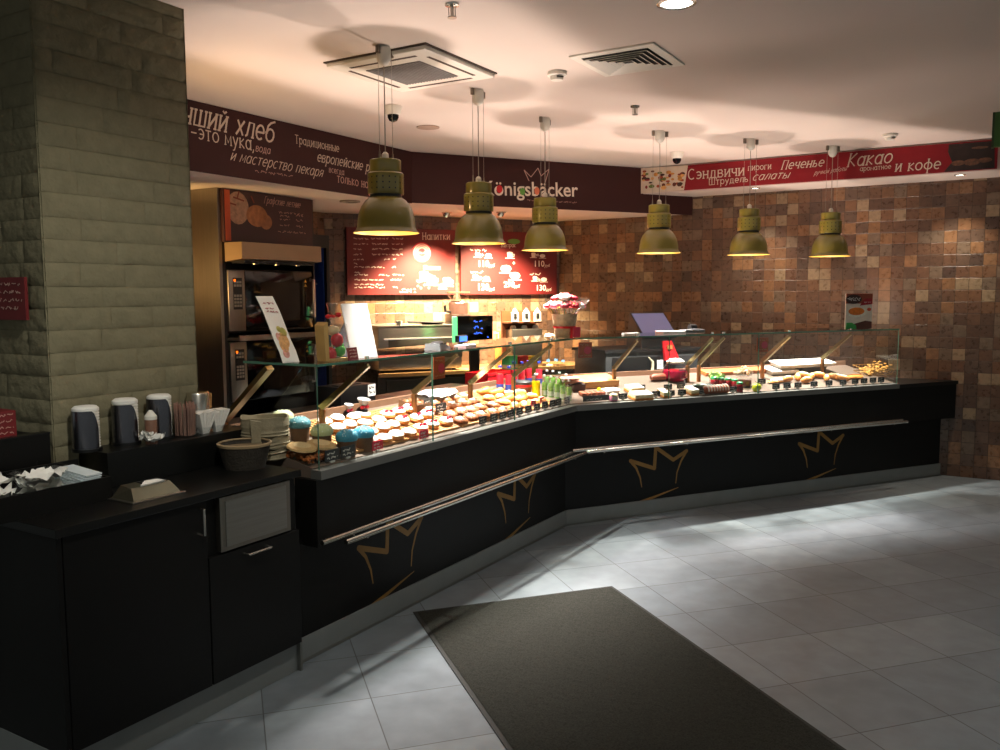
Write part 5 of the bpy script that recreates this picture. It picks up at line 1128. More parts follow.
# Easter cakes
def cake(label, m):
    t = thing('easter_cake', label, 'cake', (0, 0, 0), 0, 'tall iced Easter cakes in brown paper cups')
    obj('paper_cup', MB().lathe([(0, 0), (.042, 0), (.046, .06), (.047, .085), (0, .085)], (0, 0, 0), 22), PAPERB, t)
    mb = MB(); r = random.Random(len(label)); n = 22; pr = [(.050, .074), (.054, .085), (.054, .097), (.046, .112), (.030, .122), (.012, .126)]
    for k, (rr, z) in enumerate(pr): pass
    mb.lathe([(.044, .074)]+pr+[(0, .127)], (0, 0, 0), n)
    for v in mb.b.verts: v.co *= 1+r.uniform(-.012, .012)
    ic = obj('icing', mb, m, t, 60); mb = MB()
    for k in range(46):
        a, e = r.uniform(0, 2*pi), r.uniform(.15, 1.45); q = .053*cos(e)+.001; z = .092+.036*sin(e); mb.blob((q*cos(a), q*sin(a), z), (.0026,)*3, 5, 4)
    o = obj('sprinkles', mb, mat('pale_sprinkles', (232, 240, 236), .5), ic, 0); o['kind'] = 'stuff'; return t
IG, IB, IT = mat('pale_green_icing', (206, 214, 160), .5, bump=.5, bscale=120, var=.08), mat('blue_icing', (70, 160, 190), .5, bump=.5, bscale=120, var=.1), mat('teal_icing', (72, 132, 142), .5, bump=.5, bscale=120, var=.1)
for px, py, m, lab in ((347, 463, IB, 'tall cake with bright blue icing, nearest the glass beside the flat breads'), (364, 457, IB, 'tall cake with blue icing, right one of the front pair in the long case'), (322, 452, IG, 'tall cake with pale green icing directly behind the flat breads'), (300, 444, IT, 'tall cake with dull teal icing behind the basket stack'), (283, 437, IG, 'tall cake with cream green icing, leftmost, rising behind the basket stack')):
    x, y = PA_(px, py); y = max(y+.045, .03); x = at_d(FA, px, py-12, y).x; t = cake(lab, m); t.location = FA.w(x, y, deck_z(y)-.012); t.rotation_euler = (0, 0, FA.a)
# flat breads on the low clear box
x, y = -2.50, .065
t = thing('crumb_box', 'low clear box of orange brown crumble under the flat breads', 'box', (0, 0, 0), 0); obj('box', MB().box(-.105, .12, -.075, .085, .002, .045), CLEAR, t, 0)
mb = MB(); r = random.Random(6)
for k in range(170): mb.blob((r.uniform(-.095, .11), r.uniform(-.066, .076), r.uniform(.008, .036)), (r.uniform(.006, .011),)*3, 5, 4, .3, k)
o = obj('crumble', mb, mat('orange_crumble', (176, 96, 40), .7, var=.5, scale=50), t, 60); o['kind'] = 'stuff'; dk(t, FA, x, y)
for k, (dx, dy, lab) in enumerate(((-.055, .01, 'round pale flat bread, left of the two on the crumble box'), (.055, -.005, 'round pale flat bread, right of the two on the crumble box'))):
    t = thing('flat_bread', lab, 'bread', (0, 0, 0), 0, 'round flat breads on the crumble box'); obj('crust', MB().lathe([(0, 0), (.060, 0), (.070, .006), (.066, .014), (.045, .019), (0, .020)], (0, 0, 0), 24), mat('pale_bread', (186, 152, 100), .65, var=.15, scale=25, bump=.2, bscale=40), t)
    obj('flour_top', MB().lathe([(.040, .0195), (.03, .0207), (0, .0212)], (0, 0, 0), 20, caps=False), mat('flour_dust', (206, 180, 136), .8), t); dk(t, FA, x+dx, y+dy, .046)
# price cards
def card(col, big=1.0, tone='black'):
    t = thing('price_card', 'price card', 'price card', (0, 0, 0)); w, h = .028*big, .034*big
    mb = MB().hexa([Vector((-w, 0, .006)), Vector((w, 0, .006)), Vector((w, .003, .006)), Vector((-w, .003, .006))], [Vector((-w, .010, h)), Vector((w, .010, h)), Vector((w, .013, h)), Vector((-w, .013, h))])
    c = obj('card', mb, col, t, 0)
    mb = MB(); scribble(mb, -w*.75, 0, w*.75, h*.20, 0, 3, .0028*big); scribble(mb, -w*.75, h*.34, w*.5, h*.18, 0, 4, .0028*big)
    for v in mb.b.verts: v.co = Vector((v.co.x, -.0009+.010*((v.co.z+h*.30)-.006)/(h-.006)+v.co.y*.4, v.co.z+h*.30))
    obj('chalk_writing', mb, CHALK, c, 0); obj('clip', MB().box(-.008*big, .008*big, -.004, .014, 0, .008), OFFW, t, 0); return t
def cards(proto, f, pts, labels, group, P):
    for k, ((px, py), lab) in enumerate(zip(pts, labels)):
        o = proto if k == 0 else dup(proto, lab, (0, 0, 0)); o['label'] = lab; o['group'] = group
        x, y = P(px, py); y = max(y, -.022); x = at_d(f, px, py, y).x; dk(o, f, x, y, .0)
bc = card(CARDB, 1.45)
front = [(483, 427), (494, 425), (503, 423), (511, 421.5), (519.6, 420), (528.6, 417.5), (537, 415), (545, 413), (552.6, 411), (558.6, 409.5), (567, 407)]
cards(bc, FA, front, ['small black price card, %s from the left in the front row of the long case' % ORD[k] for k in range(11)], 'black price cards along the long case front', PA_)
b1 = dup(bc, 'small black price card standing before the chocolate muffin tray, left of two', (0, 0, 0)); b2 = dup(bc, 'small black price card standing before the chocolate muffin tray, right of two', (0, 0, 0))
for o, q, sp in ((b1, (428, 412), .1), (b2, (441, 416.5), -.1)): x, y = PA_(*q); dk(o, FA, x, y, .022, sp); o.scale = (1.15,)*3; o['group'] = 'black price cards by the muffin tray'
bg = card(CARDB, 1.75)
cards(bg, FA, [(332.5, 473), (348, 468)], ['large black price card leaning on the crumble box, left of two', 'large black price card leaning on the crumble box, right of two'], 'large black price cards at the case end', PA_)
rc = card(mat('red_card_print', (214, 40, 66), .5), 1.45)
cards(rc, FA, [(378, 466), (424, 447.5)], ['pink red price card lying before the blue iced cakes', 'bright red price card at the glass before the iced buns'], 'red price cards in the long case', PA_)
r1 = dup(rc, 'small red price card behind the black cards, left of the pair near the corner', (0, 0, 0)); r2 = dup(rc, 'small red price card behind the black cards, right of the pair near the corner', (0, 0, 0))
for o, q in ((r1, (533.5, 408)), (r2, (542, 404.5))): x, y = PA_(*q); dk(o, FA, x, y, .01); o.scale = (.8,)*3
# white iced buns with red bows
def bun(label, bow):
    t = thing('iced_bun', label, 'bun', (0, 0, 0)); obj('dough', MB().blob((0, 0, .016), (.050, .040, .020), 16, 8, .04, 3), CRUST, t); obj('icing', MB().blob((0, 0, .027), (.046, .037, .017), 16, 8, .07, 5, -.2), ICING, t)
    if bow: obj('red_bow', MB().blob((-.014, -.012, .044), (.014, .007, .009), 8, 6).blob((.014, -.012, .045), (.014, .007, .010), 8, 6).blob((0, 0, .044), (.006, .006, .006), 8, 6), mat('bow_red', (206, 24, 52), .4), t)
    return t
RW = ['front row', 'second row', 'third row', 'back row']
p1 = bun('bun', False); sp, lb = [], []
for j in range(4):
    for k in range(4): sp.append((-2.12+.105*k+.02*(j % 2), .04+.105*j)); lb.append('plain white iced bun beside the blue cakes, %s from the left in the %s' % (ORD[k], RW[j]))
many(p1, FA, sp, lb, 'plain white iced buns', 0, .012, 2)
p2 = bun('bun', True); sp, lb = [], []
for j in range(3):
    for k in range(3): sp.append((-1.66+.115*k, .06+.125*j)); lb.append('white iced bun topped with a red bow, %s from the left in the %s' % (ORD[k], ['front row', 'middle row', 'back row'][j]))
many(p2, FA, sp, lb, 'iced buns with red bows', 0, .012, 3)
# sugared pastries
t = thing('sugared_pastry', 'pastry', 'pastry', (0, 0, 0)); mb = MB()
for k in range(7):
    a = 2*pi*k/7; mb.blob((.030*cos(a), .024*sin(a), .016), (.028, .024, .018), 10, 7, .06, k)
obj('dough', mb.blob((0, 0, .016), (.032, .026, .017), 10, 7), CRUSTD, t); obj('sugar_glaze', MB().blob((0, 0, .027), (.036, .029, .014), 14, 8, .12, 4, -.1), ICING, t); obj('filling', MB().blob((.012, -.010, .040), (.014, .012, .006), 8, 6, .1), CRUST, t)
sp, lb = [], []
for j in range(4):
    for k in range(5): sp.append((-1.27+.118*k+.04*(j % 2)-.02, .055+.10*j)); lb.append('sugar glazed pastry, %s from the left in the %s of the middle tray' % (ORD[k], RW[j]))
many(t, FA, sp, lb, 'sugar glazed pastries', 0, .010, 4)
t = thing('cheese_pastry', 'pastry', 'pastry', (0, 0, 0)); obj('dough', MB().blob((0, 0, .014), (.060, .030, .018), 14, 8, .05, 2), CRUST, t); obj('cheese', MB().blob((0, 0, .026), (.046, .021, .010), 12, 7, .12, 3), CREAM, t)
sp, lb = [], []
for j in range(3):
    for k in range(4): sp.append((-.62+.13*k, .07+.095*j)); lb.append('yellow cheese pastry, %s from the left in the %s near the corner' % (ORD[k], ['front row', 'middle row', 'back row'][j]))
many(t, FA, sp, lb, 'yellow cheese pastries', 0, .012, 5)
# croissants
t = thing('croissant', 'croissant', 'croissant', (0, 0, 0)); mb = MB(); n = 15
pts = [(.065*sin(a), -.05*cos(a)+.03, .020+.004*cos(a)) for a in [(-1.75+3.5*k/(n-1)) for k in range(n)]]
mb.tube(pts, [.006+.021*sin(pi*k/(n-1))**.8*(1+.10*(k % 2)) for k in range(n)], 12); obj('crust', mb, mat('croissant_crust', (206, 136, 62), .45, var=.25, scale=40, bump=.3, bscale=50, coat=.2), t)
q = [PA_(484, 396), PA_(497, 397), PA_(507, 403), PA_(519, 402)]
many(t, FA, [(x, min(y, .44)) for x, y in q], ['golden croissant, %s from the left beside the red crate' % ORD[k] for k in range(4)], 'croissants by the red crate', .3, .012, 6)
# muffin tray, paper bags, gift pouches
x, y = PA_(414, 411); t = thing('muffin_tray', 'brown tray of small chocolate muffins at the back of the long case', 'tray', (0, 0, 0)); obj('tray', MB().box(-.07, .07, -.06, .06, .002, .006).box(-.07, .07, -.064, -.06, .002, .05).box(-.07, .07, .06, .064, .002, .05).box(-.074, -.07, -.064, .064, .002, .05).box(.07, .074, -.064, .064, .002, .05), PAPERB, t, 0); dk(t, FA, x, min(y, .40), .011)
k = 0
for i in range(3):
    for j in range(2):
        m_ = thing('muffin', 'small chocolate muffin in the brown tray, %s from the left in the %s row' % (ORD[i], ('front', 'back')[j]), 'muffin', (0, 0, 0), 0, 'chocolate muffins in the brown tray'); obj('cup', MB().lathe([(0, 0), (.017, 0), (.021, .032), (0, .032)], (0, 0, 0), 14), PAPERB, m_); obj('top', MB().blob((0, 0, .034), (.024, .024, .016), 12, 8, .08, i*2+j), CRUSTD, m_); dk(m_, FA, x-.045+.045*i, min(y, .40)-.028+.056*j, .018)
x, y = -1.05, .395
t = thing('paper_bag', 'flat white paper bag lying at the back of the long case', 'bag', (0, 0, 0)); mb = MB(); r = random.Random(8); N = 10; vs = []
for j in range(N+1):
    for i in range(N+1): u, v = i/N*2-1, j/N*2-1; vs.append(Vector((.16*u, .055*v, .055+.012*(1-v*v)+.010*sin(3*u+2*v)+r.uniform(-.003, .003))))
mb._add(vs, [(j*(N+1)+i, j*(N+1)+i+1, (j+1)*(N+1)+i+1, (j+1)*(N+1)+i) for j in range(N) for i in range(N)]); obj('paper', mb, OFFW, t, 60); obj('box', MB().box(-.15, .15, -.05, .05, .002, .05), mat('grey_box', (84, 84, 82), .5), t, 0); dk(t, FA, x, y, .011)
for px, py, lab, sc in ((347, 419, 'small pouch with clear twisted top and red bow, left of two behind the iced buns', .8), (361, 419, 'small pouch with black and white twisted top and red bow, right of two', 1.1)):
    x, y = PA_(px, py); t = thing('gift_pouch', lab, 'pouch', (0, 0, 0), 0, 'twisted gift pouches behind the buns'); obj('pouch', MB().lathe([(0, 0), (.032, 0), (.036, .03), (.026, .055), (.010, .066)], (0, 0, 0), 14, caps=False), BLACKP, t)
    obj('twisted_top', MB().lathe([(.010, .064), (.024, .085), (.036, .105), (.030, .107), (.014, .08), (.007, .066)], (0, 0, 0), 7, caps=False), mat('foil_white', (214, 214, 218), .25, .3, var=.4, scale=40), t, 0); obj('red_bow', MB().blob((-.016, -.012, .066), (.016, .008, .010), 8, 6).blob((.018, -.012, .066), (.018, .008, .010), 8, 6), MATS['bow_red'], t)
    t.scale = (sc,)*3; dk(t, FA, x, min(y, .42), .0)
# bottles
def bottle(cat_, liquid, capm, lab_m=None, h=.17, r=.026):
    t = thing('drink_bottle', 'bottle', 'bottle', (0, 0, 0)); obj('body', MB().lathe([(0, 0), (r, .002), (r, h*.30), (r*.93, h*.36), (r, h*.42), (r, h*.62), (r*.9, h*.68)], (0, 0, 0), 18), liquid, t)
    obj('neck', MB().lathe([(r*.9, h*.68), (r*.65, h*.80), (r*.42, h*.88), (r*.42, h*.94)], (0, 0, 0), 18, caps=False), CLEAR, t); obj('cap', MB().lathe([(r*.52, h*.925), (r*.52, h), (r*.47, h*1.005), (0, h*1.005)], (0, 0, 0), 16), capm, t)
    if lab_m: obj('label_band', MB().lathe([(r*1.02, h*.08), (r*1.02, h*.30)], (0, 0, 0), 18, caps=False), lab_m, t)
    return t
def bottles(proto, pts, labels, group, capy=0):
    for k, ((px, py), lab) in enumerate(zip(pts, labels)):
        o = proto if k == 0 else dup(proto, lab, (0, 0, 0)); o['label'] = lab; o['group'] = group; x, y = PA_(px, py); y = min(y+.02, .47); x = at_d(FA, px, py, y).x
        o.location = FA.w(x, y, deck_z(y)-.006); o.rotation_euler = (0, 0, FA.a+k)
RJ = mat('red_drink', (214, 40, 60), .15, coat=.6); GJ = mat('green_drink', (124, 172, 84), .10, coat=.8, var=.35, scale=50); YJ = mat('yellow_drink', (248, 206, 10), .15, coat=.6)
CAPB = mat('blue_cap', (40, 62, 170), .35); CAPW = mat('white_cap', (226, 228, 228), .35); LABB = mat('blue_label', (50, 70, 150), .5)
pr = bottle('', RJ, CAPB, LABB, .185)
bottles(pr, [(500, 392), (509, 392.5), (514, 387), (521.5, 387), (528.5, 385.5), (539, 386)], ['red drink bottle with blue cap, %s from the left behind the croissants' % ORD[k] for k in range(6)], 'red drink bottles with blue caps')
pr = bottle('', YJ, CAPW, None, .165, .030); bottles(pr, [(536, 397)], ['yellow juice bottle with white cap between red and green bottles'], 'juice bottles')
pr = bottle('', GJ, CAPW, mat('pale_label', (186, 200, 176), .5), .155, .020)
bottles(pr, [(544.5, 397), (551, 398), (557, 399), (563, 400.5), (569, 402), (547, 391), (553, 391.5), (559.5, 393), (566, 395)], ['small green bottle with white cap, %s from the left in the %s row' % (ORD[k] if k < 5 else ORD[k-5], 'front' if k < 5 else 'back') for k in range(9)], 'small green bottles near the corner')
pr = bottle('', CLEAR, mat('light_blue_cap', (110, 170, 220), .35), None, .185)
bottles(pr, [(548, 384), (556, 383), (563, 384)], ['clear water bottle with light blue cap, %s of three behind the green bottles' % n for n in ('left', 'middle', 'right')], 'clear water bottles')
x, y = PA_(523, 393); t = thing('dark_pot', 'dark lidded pot with red band among the bottles', 'pot', FA.w(x, min(y, .40), deck_z(min(y, .40))-.004), FA.a); obj('pot', MB().lathe([(0, 0), (.055, 0), (.064, .05), (0, .05)], (0, 0, 0), 22), mat('pot_brown', (110, 70, 60), .5), t); obj('red_band', MB().lathe([(.0645, .05), (.066, .058), (.066, .066), (.0645, .07)], (0, 0, 0), 22, caps=False), REDP, t); obj('lid', MB().lathe([(.066, .066), (.064, .085), (.045, .095), (0, .097)], (0, 0, 0), 22), DKGREY, t)
a_ = at_d(FA, 489, 384, .75).x; b_ = at_d(FA, 514, 384, .75).x; t = thing('red_crate', 'red plastic crate standing behind the long deck beside the bottles', 'crate', FA.w((a_+b_)/2, .76, .961), FA.a); w = (b_-a_)/2
ht = at_d(FA, 500, 372, .75).z-.961
obj('crate', MB().box(-w, w, 0, .01, 0, ht).box(-w, w, .2, .21, 0, ht).box(-w, -w+.01, .01, .2, 0, ht).box(w-.01, w, .01, .2, 0, ht).box(-w, w, 0, .21, 0, .01), REDP, t, 0); obj('rim', MB().box(-w-.008, w+.008, -.008, .0, ht-.02, ht), REDP, t, 0)

# far case
def onB(o, px, py, dz=0, spin=0, ymax=.46, up=False, back=0):
    x, y = PB_(px, py); y = max(-.02, min(y+back, ymax)); x = at_d(FB, px, py, y).x
    if up: o.location = FB.w(x, y, deck_z(y)-.006); o.rotation_euler = (0, 0, FB.a+spin); return o
    return dk(o, FB, x, y, dz, spin)
fr = [(576+47, 401.5), (656, 399), (670.5, 397.5), (682, 396.5), (703, 395.5), (733, 393.5), (776, 390.5), (787, 390), (798, 389), (814, 388), (829, 387.5), (843, 386.8), (855, 386), (864, 385.6), (873, 385), (881, 384.6)]
bb = card(CARDB, 1.35)
lab16 = ['small black price card, %s from the left along the front of the far case' % (ORD+['sixteenth'])[k] for k in range(16)]
for k, ((px, py), lab) in enumerate(zip(fr, lab16)):
    o = bb if k == 0 else dup(bb, lab, (0, 0, 0)); o['label'] = lab; o['group'] = 'black price cards along the far case front'; onB(o, px, py)
for px, py, lab in ((668, 391, 'black price card in the second row before the red jug, left of two'), (681, 389.5, 'black price card in the second row before the red jug, right of two'), (641, 391.5, 'black price card between the two front cheesecakes'), (762, 385, 'black price card beside the sweets bowl in the second row')):
    o = dup(bb, lab, (0, 0, 0)); o['group'] = 'black price cards in the far case second row'; onB(o, px, py, .004)
t = thing('long_price_card', 'long black price card at the corner end of the far case', 'price card', (0, 0, 0)); obj('card', MB().hexa([Vector((-.115, 0, .004)), Vector((.115, 0, .004)), Vector((.115, .004, .004)), Vector((-.115, .004, .004))], [Vector((-.115, .012, .042)), Vector((.115, .012, .042)), Vector((.115, .016, .042)), Vector((-.115, .016, .042))]), mat('grey_card', (58, 60, 60), .55), t, 0)
mb = MB(); scribble(mb, -.09, .014, .04, .012, -.001, 4, .003); obj('chalk_writing', mb, CHALK, t, 0); onB(t, 597, 403)
t = thing('cutting_board', 'thick pale wooden block board at the corner end of the far case', 'board', (0, 0, 0)); obj('board', MB().box(-.16, .16, -.09, .09, .0, .055, bev=.006), WOOD, t); mb = MB()
for k in range(3): mb.box(-.161, .161, -.0905+.045*k, -.088+.045*k+.001, .012, .0145)
obj('groove', mb, CRUSTD, t, 0); onB(t, 595, 387, .0, .05, .40, back=.06)
mb = MB(); t = thing('sliced_ham', 'pale pink ham slices piled at the left of the wooden block', 'ham', (0, 0, 0)); r = random.Random(3)
for k in range(5): mb.blob((r.uniform(-.05, .05), r.uniform(-.03, .03), .06+.010*k), (.06, .035, .008), 12, 6, .12, k)
obj('slices', mb, mat('ham_pink', (196, 138, 116), .5, var=.2, scale=30), t); obj('dish', MB().box(-.08, .08, -.05, .05, 0, .055, bev=.01), mat('dish_dark', (60, 36, 30), .5), t); onB(t, 573, 392, 0, 0, .40, back=.05)
def cheesecake(label, px, py, w, two=True):
    t = thing('cheesecake', label, 'cake', (0, 0, 0), 0, 'layered cake blocks in the far case'); obj('base', MB().box(-w, w, -.05, .05, .0, .016, bev=.003), CRUST, t); obj('cream', MB().box(-w*.99, w*.99, -.049, .049, .016, .040, bev=.005), CREAM, t); obj('topping', MB().box(-w*.98, w*.98, -.047, .047, .040, .046, bev=.003), ICING, t); return onB(t, px, py, 0, 0, .40, back=.05)
cheesecake('large pale cheesecake block, in the front row of the far case', 640.5, 401, .082); cheesecake('pale cheesecake block behind the large one in the far case', 634, 394, .062); cheesecake('small cake block between the first two front price cards', 663, 398.5, .030); cheesecake('small white topped cake block before the red jug', 691, 396, .040)
t = thing('brown_slices', 'row of reddish brown cake slices behind the long price card', 'cake', (0, 0, 0)); mb = MB()
for k in range(5): mb.box(-.10+.042*k, -.065+.042*k, -.03, .03, 0, .028, Matrix.Rotation(.1*(k % 2), 4, 'Z'), .004)
obj('slices', mb, mat('brown_cake', (140, 72, 44), .6, var=.3, scale=30), t); onB(t, 592, 396.5, 0, 0, .3, back=.03)
t = thing('sweets_cup', 'pink and white sweets cup right of the long price card', 'sweets', (0, 0, 0)); obj('cup', MB().box(-.03, .03, -.02, .02, 0, .035, bev=.006), mat('candy_pink', (222, 130, 160), .4), t); obj('label', MB().box(-.024, .024, -.022, -.019, .012, .03), OFFW, t, 0); obj('cream_top', MB().blob((0, 0, .04), (.032, .024, .014), 12, 7, .1), CREAM, t); onB(t, 613, 401.5, 0, 0, .3, back=.02)
t = thing('white_boxes', 'low white pastry box beside the yellow lemon slice', 'box', (0, 0, 0)); obj('box', MB().box(-.06, .06, -.035, .035, 0, .032, bev=.003), OFFW, t, 0); obj('lid', MB().box(-.062, .062, -.037, .037, .032, .038), OFFW, t, 0); onB(t, 610, 396, 0, .1, .3, back=.04)
t = thing('lemon_slice', 'small yellow lemon half next to the white pastry box', 'lemon', (0, 0, 0)); obj('peel', MB().blob((0, 0, .018), (.018, .018, .018), 14, 10), YJ, t); obj('cut_face', MB().lathe([(0, 0), (.015, 0), (.015, .001), (0, .001)], (0, -.017, .018), 14, Matrix.Translation((0, -.0, 0))), CREAM, t); onB(t, 599, 393.5, 0, 0, .3, back=.03)
# jug
x, y = PB_(675, 386); y = .33; x = at_d(FB, 675, 384, y).x
t = thing('glass_jug', 'glass jug of dark red drink with white lid in the far case', 'jug', FB.w(x, y, deck_z(y)-.006), FB.a); h = at_d(FB, 675, 359, y).z-deck_z(y)
obj('glass', MB().lathe([(0, 0), (.075, 0), (.102, .03), (.104, .075), (.085, .12), (.066, .15), (.066, h-.02), (.070, h-.01)], (0, 0, 0), 26, caps=False), CLEAR, t); obj('drink', MB().lathe([(0, .004), (.073, .004), (.099, .032), (.100, .075), (.095, .09), (0, .09)], (0, 0, 0), 26), mat('dark_red_drink', (150, 12, 48), .1, coat=.5), t)
obj('lid', MB().lathe([(.068, h-.03), (.072, h-.012), (.045, h+.008), (0, h+.014)], (0, 0, 0), 22), WHITE, t); obj('handle', MB().tube([(.064, 0, h-.025), (.11, 0, h-.02), (.118, 0, h-.07), (.10, 0, .12), (.09, 0, .10)], .009, 8), CLEAR, t)
t = thing('cured_sausage', 'short piece of sausage left of the red jug', 'sausage', (0, 0, 0)); obj('sausage', MB().tube([(-.10, 0, .03), (-.07, 0, .03), (.06, 0, .03), (.09, 0, .03)], [.012, .028, .028, .012], 14), mat('sausage_brown', (140, 78, 58), .4, var=.2), t); obj('cut_end', MB().lathe([(0, 0), (.024, 0), (0, .002)], (0, 0, 0), 14, Matrix.Translation((-.092, 0, .03)) @ Matrix.Rotation(-pi/2, 4, 'Y')), mat('ham_pink', (196, 138, 116)), t); onB(t, 660, 383, .0, .05, .44, back=.06)
t = thing('cucumber', 'dark green cucumber lying behind the striped loaf', 'cucumber', (0, 0, 0)); obj('cucumber', MB().tube([(-.11, 0, .02), (-.09, 0, .022), (0, .004, .022), (.09, 0, .022), (.11, 0, .02)], [.008, .020, .022, .019, .007], 12), mat('cucumber_green', (34, 46, 30), .35, var=.3), t); obj('stalk', MB().tube([(.108, 0, .02), (.125, 0, .026)], .004, 6), mat('stem_green', (70, 110, 50)), t); onB(t, 704, 390.5, 0, -.2, .4, back=.03)
t = thing('leafy_salad', 'tub of pale green leafy salad behind the cucumber', 'salad', (0, 0, 0)); mb = MB(); r = random.Random(12)
for k in range(16): mb.blob((r.uniform(-.05, .05), r.uniform(-.03, .03), .055+r.uniform(0, .035)), (.026, .006, .022), 8, 6, .2, k, M=Matrix.Rotation(r.uniform(-.8, .8), 4, 'Z'))
obj('leaves', mb, mat('lettuce', (186, 204, 130), .5, var=.25, scale=25), t); obj('tub', MB().lathe([(.055, 0), (.070, .06), (.068, .06), (.053, .003), (0, .003)], (0, 0, 0), 18, caps=False), CLEAR, t); onB(t, 716, 387, 0, 0, .36, back=.06)
t = thing('striped_loaf', 'long striped glazed loaf at the front of the far case', 'bread', (0, 0, 0)); obj('crust', MB().tube([(-.125, 0, .026), (-.11, 0, .028), (-.05, 0, .03), (.05, 0, .03), (.11, 0, .028), (.125, 0, .026)], [.012, .028, .033, .033, .028, .010], 14), mat('loaf_red_brown', (176, 92, 52), .4, var=.15), t); 
for k in range(8): obj('glaze_stripe', MB().tube([(-.105+.028*k, -.033*cos(a), .03+.034*sin(a)) for a in [pi*j/8 for j in range(9)]], .006, 6), ICING, t)
onB(t, 716, 394.5, 0, .05, .3, back=.03)
def jar(): 
    t = thing('jam_jar', 'jar', 'jar', (0, 0, 0)); obj('jar', MB().lathe([(0, 0), (.026, 0), (.028, .01), (.028, .055), (.022, .064), (0, .064)], (0, 0, 0), 18), mat('red_jam', (150, 16, 34), .12, coat=.5), t); obj('lid', MB().lathe([(.025, .062), (.025, .076), (.022, .078), (0, .078)], (0, 0, 0), 16), mat('green_lid', (36, 140, 84), .4), t); obj('label_band', MB().lathe([(.0285, .020), (.0285, .042)], (0, 0, 0), 18, caps=False), mat('dark_red_card', (110, 20, 24)), t); return t
pr = jar()
for k, (px, py) in enumerate(((714, 387.5), (721, 388), (728, 388.5), (734.5, 389.5), (739.5, 392.5))):
    lab = 'small jam jar with green lid, %s from the left in the far case' % ORD[k]; o = pr if k == 0 else dup(pr, lab, (0, 0, 0)); o['label'] = lab; o['group'] = 'jam jars with green lids'; onB(o, px, py, up=True, back=.03, spin=k)
x, y = PB_(749, 393); y = .06; x = at_d(FB, 748.5, 390, y).x; t = thing('sweets_bowl', 'round glass bowl heaped with pale sweets on a brown filled jar', 'bowl', FB.w(x, y+.06, deck_z(y+.06)-.006), FB.a)
obj('jar', MB().lathe([(0, 0), (.06, 0), (.068, .02), (.064, .06), (.05, .075)], (0, 0, 0), 22, caps=False), CLEAR, t); obj('jar_filling', MB().lathe([(0, .003), (.057, .003), (.062, .02), (.059, .05), (0, .05)], (0, 0, 0), 22), mat('cocoa_brown', (96, 40, 30), .4, var=.3, scale=40), t); obj('bowl', MB().lathe([(.03, .075), (.06, .085), (.088, .13), (.085, .13), (.056, .09), (0, .082)], (0, 0, 0), 22, caps=False), CLEAR, t)
mb = MB(); r = random.Random(9)
for k in range(60): a, q = r.uniform(0, 2*pi), .075*math.sqrt(r.random()); mb.blob((q*cos(a), q*sin(a), .105+.05*(1-(q/.08)**2)*r.uniform(.3, 1)), (.013,)*3, 6, 5, .1, k)
o = obj('sweets', mb, mat('pale_sweets', (226, 176, 140), .4, var=.4, scale=50), t); o['kind'] = 'stuff'
t = thing('lime_bag', 'lime yellow wrapped sweets bag before the glass bowl', 'bag', (0, 0, 0)); obj('bag', MB().blob((0, 0, .03), (.042, .026, .034), 14, 10, .12, 5), mat('lime_wrap', (206, 214, 50), .35, var=.2), t); obj('twist', MB().lathe([(.008, .055), (.022, .08), (.006, .058)], (0, 0, 0), 8, caps=False), CLEAR, t, 0); onB(t, 756, 393, 0, 0, .2, back=.01)
t = thing('back_board', 'long orange wooden board at the back of the far case', 'board', (0, 0, 0)); obj('board', MB().box(-.42, .42, -.05, .05, .0, .03, bev=.004), mat('orange_wood', (188, 110, 56), .5, var=.12, scale=8, stretch=(1, 8, 8)), t); obj('edge_band', MB().box(-.42, .42, -.052, -.049, .004, .012), CRUSTD, t, 0); x = at_d(FB, 742, 374, .44).x; dk(t, FB, x, .44)
for k, (px0, px1, py, dz, lab) in enumerate(((776, 830, 374, .052, 'long white foam tray, upper and larger of two at the back'), (768, 793, 378, .004, 'white foam tray, lower and smaller of two at the back'))):
    x0_ = at_d(FB, px0, py, .36).x; x1_ = at_d(FB, px1, py, .36).x; w = (x1_-x0_)/2; t = thing('foam_tray', lab, 'tray', (0, 0, 0), 0, 'white foam trays in the far case'); obj('tray', MB().hexa([Vector((-w*.95, -.06, 0)), Vector((w*.95, -.06, 0)), Vector((w*.95, .06, 0)), Vector((-w*.95, .06, 0))], [Vector((-w, -.075, .032)), Vector((w, -.075, .032)), Vector((w, .075, .032)), Vector((-w, .075, .032))]), OFFW, t, 0); obj('rim', MB().box(-w-.006, w+.006, -.08, .08, .032, .036), OFFW, t, 0); dk(t, FB, (x0_+x1_)/2, .38, dz)
x0_ = at_d(FB, 803, 379, .37).x; t = thing('grey_stand', 'dark stand carrying the long white foam tray', 'stand', (0, 0, 0)); obj('stand', MB().box(-.05, .22, -.05, .06, .0, .048, bev=.003), DKGREY, t, 0); obj('lip', MB().box(-.052, .222, -.052, .062, .044, .050), BLACKP, t, 0); dk(t, FB, x0_, .38)
t = thing('bread_roll', 'roll', 'roll', (0, 0, 0)); obj('crust', MB().tube([(-.062, 0, .02), (-.05, 0, .021), (0, 0, .024), (.05, 0, .021), (.062, 0, .02)], [.006, .020, .026, .020, .006], 12), CRUST, t); obj('cream_top', MB().blob((0, 0, .040), (.040, .016, .010), 12, 7, .15), CREAM, t)
pr = t
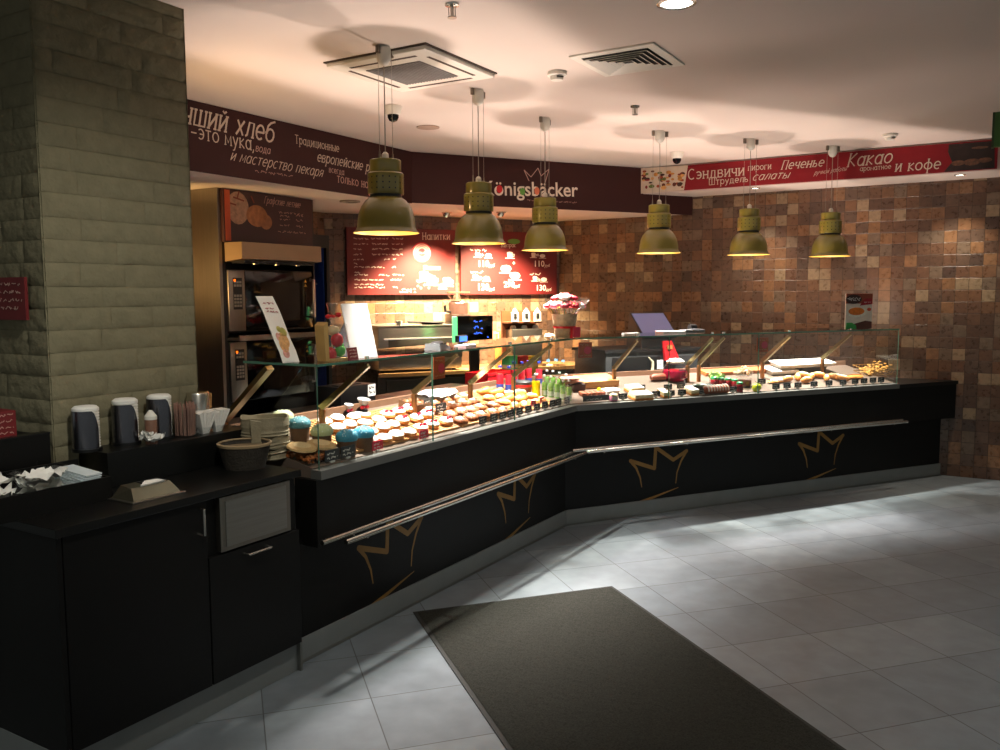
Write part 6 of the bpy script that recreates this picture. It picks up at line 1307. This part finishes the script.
for k, (px, py, sp_) in enumerate(((787, 384, .2), (797, 382, .9), (803, 380, -.8), (811, 381.5, .6), (818, 380, -.4), (826, 383, .8), (806, 385, .1), (835, 381.5, -1.0), (842, 383, -.7))):
    lab = 'cream filled roll, %s from the left in the heap before the foam trays' % ORD[k]; o = pr if k == 0 else dup(pr, lab, (0, 0, 0)); o['label'] = lab; o['group'] = 'cream filled rolls in the far case'; onB(o, px, py, .004, sp_, .26, back=.05)
t = thing('open_sandwich', 'long open sandwich with white topping left of the roll heap', 'sandwich', (0, 0, 0)); obj('bread', MB().blob((0, 0, .012), (.10, .034, .014), 16, 8, .05), CRUST, t); obj('topping', MB().blob((.01, 0, .024), (.08, .026, .010), 14, 8, .2, 6), ICING, t); onB(t, 776, 385, 0, .1, .3, back=.06)
t = thing('orange_loaf', 'flat orange brown loaf right of the roll heap', 'bread', (0, 0, 0)); obj('crust', MB().blob((0, 0, .014), (.12, .040, .018), 16, 8, .05, 4), CRUST, t); obj('seam', MB().tube([(-.09, 0, .030), (0, .004, .034), (.09, 0, .030)], .004, 6), CRUSTD, t); onB(t, 853, 381.5, 0, .05, .3, back=.08)
x = at_d(FB, 884, 377, .20).x; t = thing('wire_basket', 'low wire basket of golden crisps at the right end of the far case', 'basket', (0, 0, 0)); mb = MB()
for k in range(9): mb.tube([(-.14+.035*k, -.08, .002), (-.14+.035*k, -.10, .05)], .002, 5).tube([(-.14+.035*k, .08, .002), (-.14+.035*k, .10, .05)], .002, 5)
for z, e in ((.004, .08), (.05, .10)): mb.tube([(-.15, -e, z), (.15, -e, z), (.15, e, z), (-.15, e, z), (-.15, -e, z)], .003, 5)
obj('wires', mb, mat('wire_gold', (150, 112, 60), .4, .6), t); mb = MB(); r = random.Random(10)
for k in range(90): x_, y_ = r.uniform(-.13, .13), r.uniform(-.075, .075); mb.blob((x_, y_, .012+r.uniform(0, .04)*(1.2+x_/.13)), (.018, .012, .005), 7, 5, .2, k, M=None)
o = obj('crisps', mb, mat('golden_crisps', (190, 138, 66), .6, var=.3, scale=40), t); o['kind'] = 'stuff'; dk(t, FB, x-.10, .24)
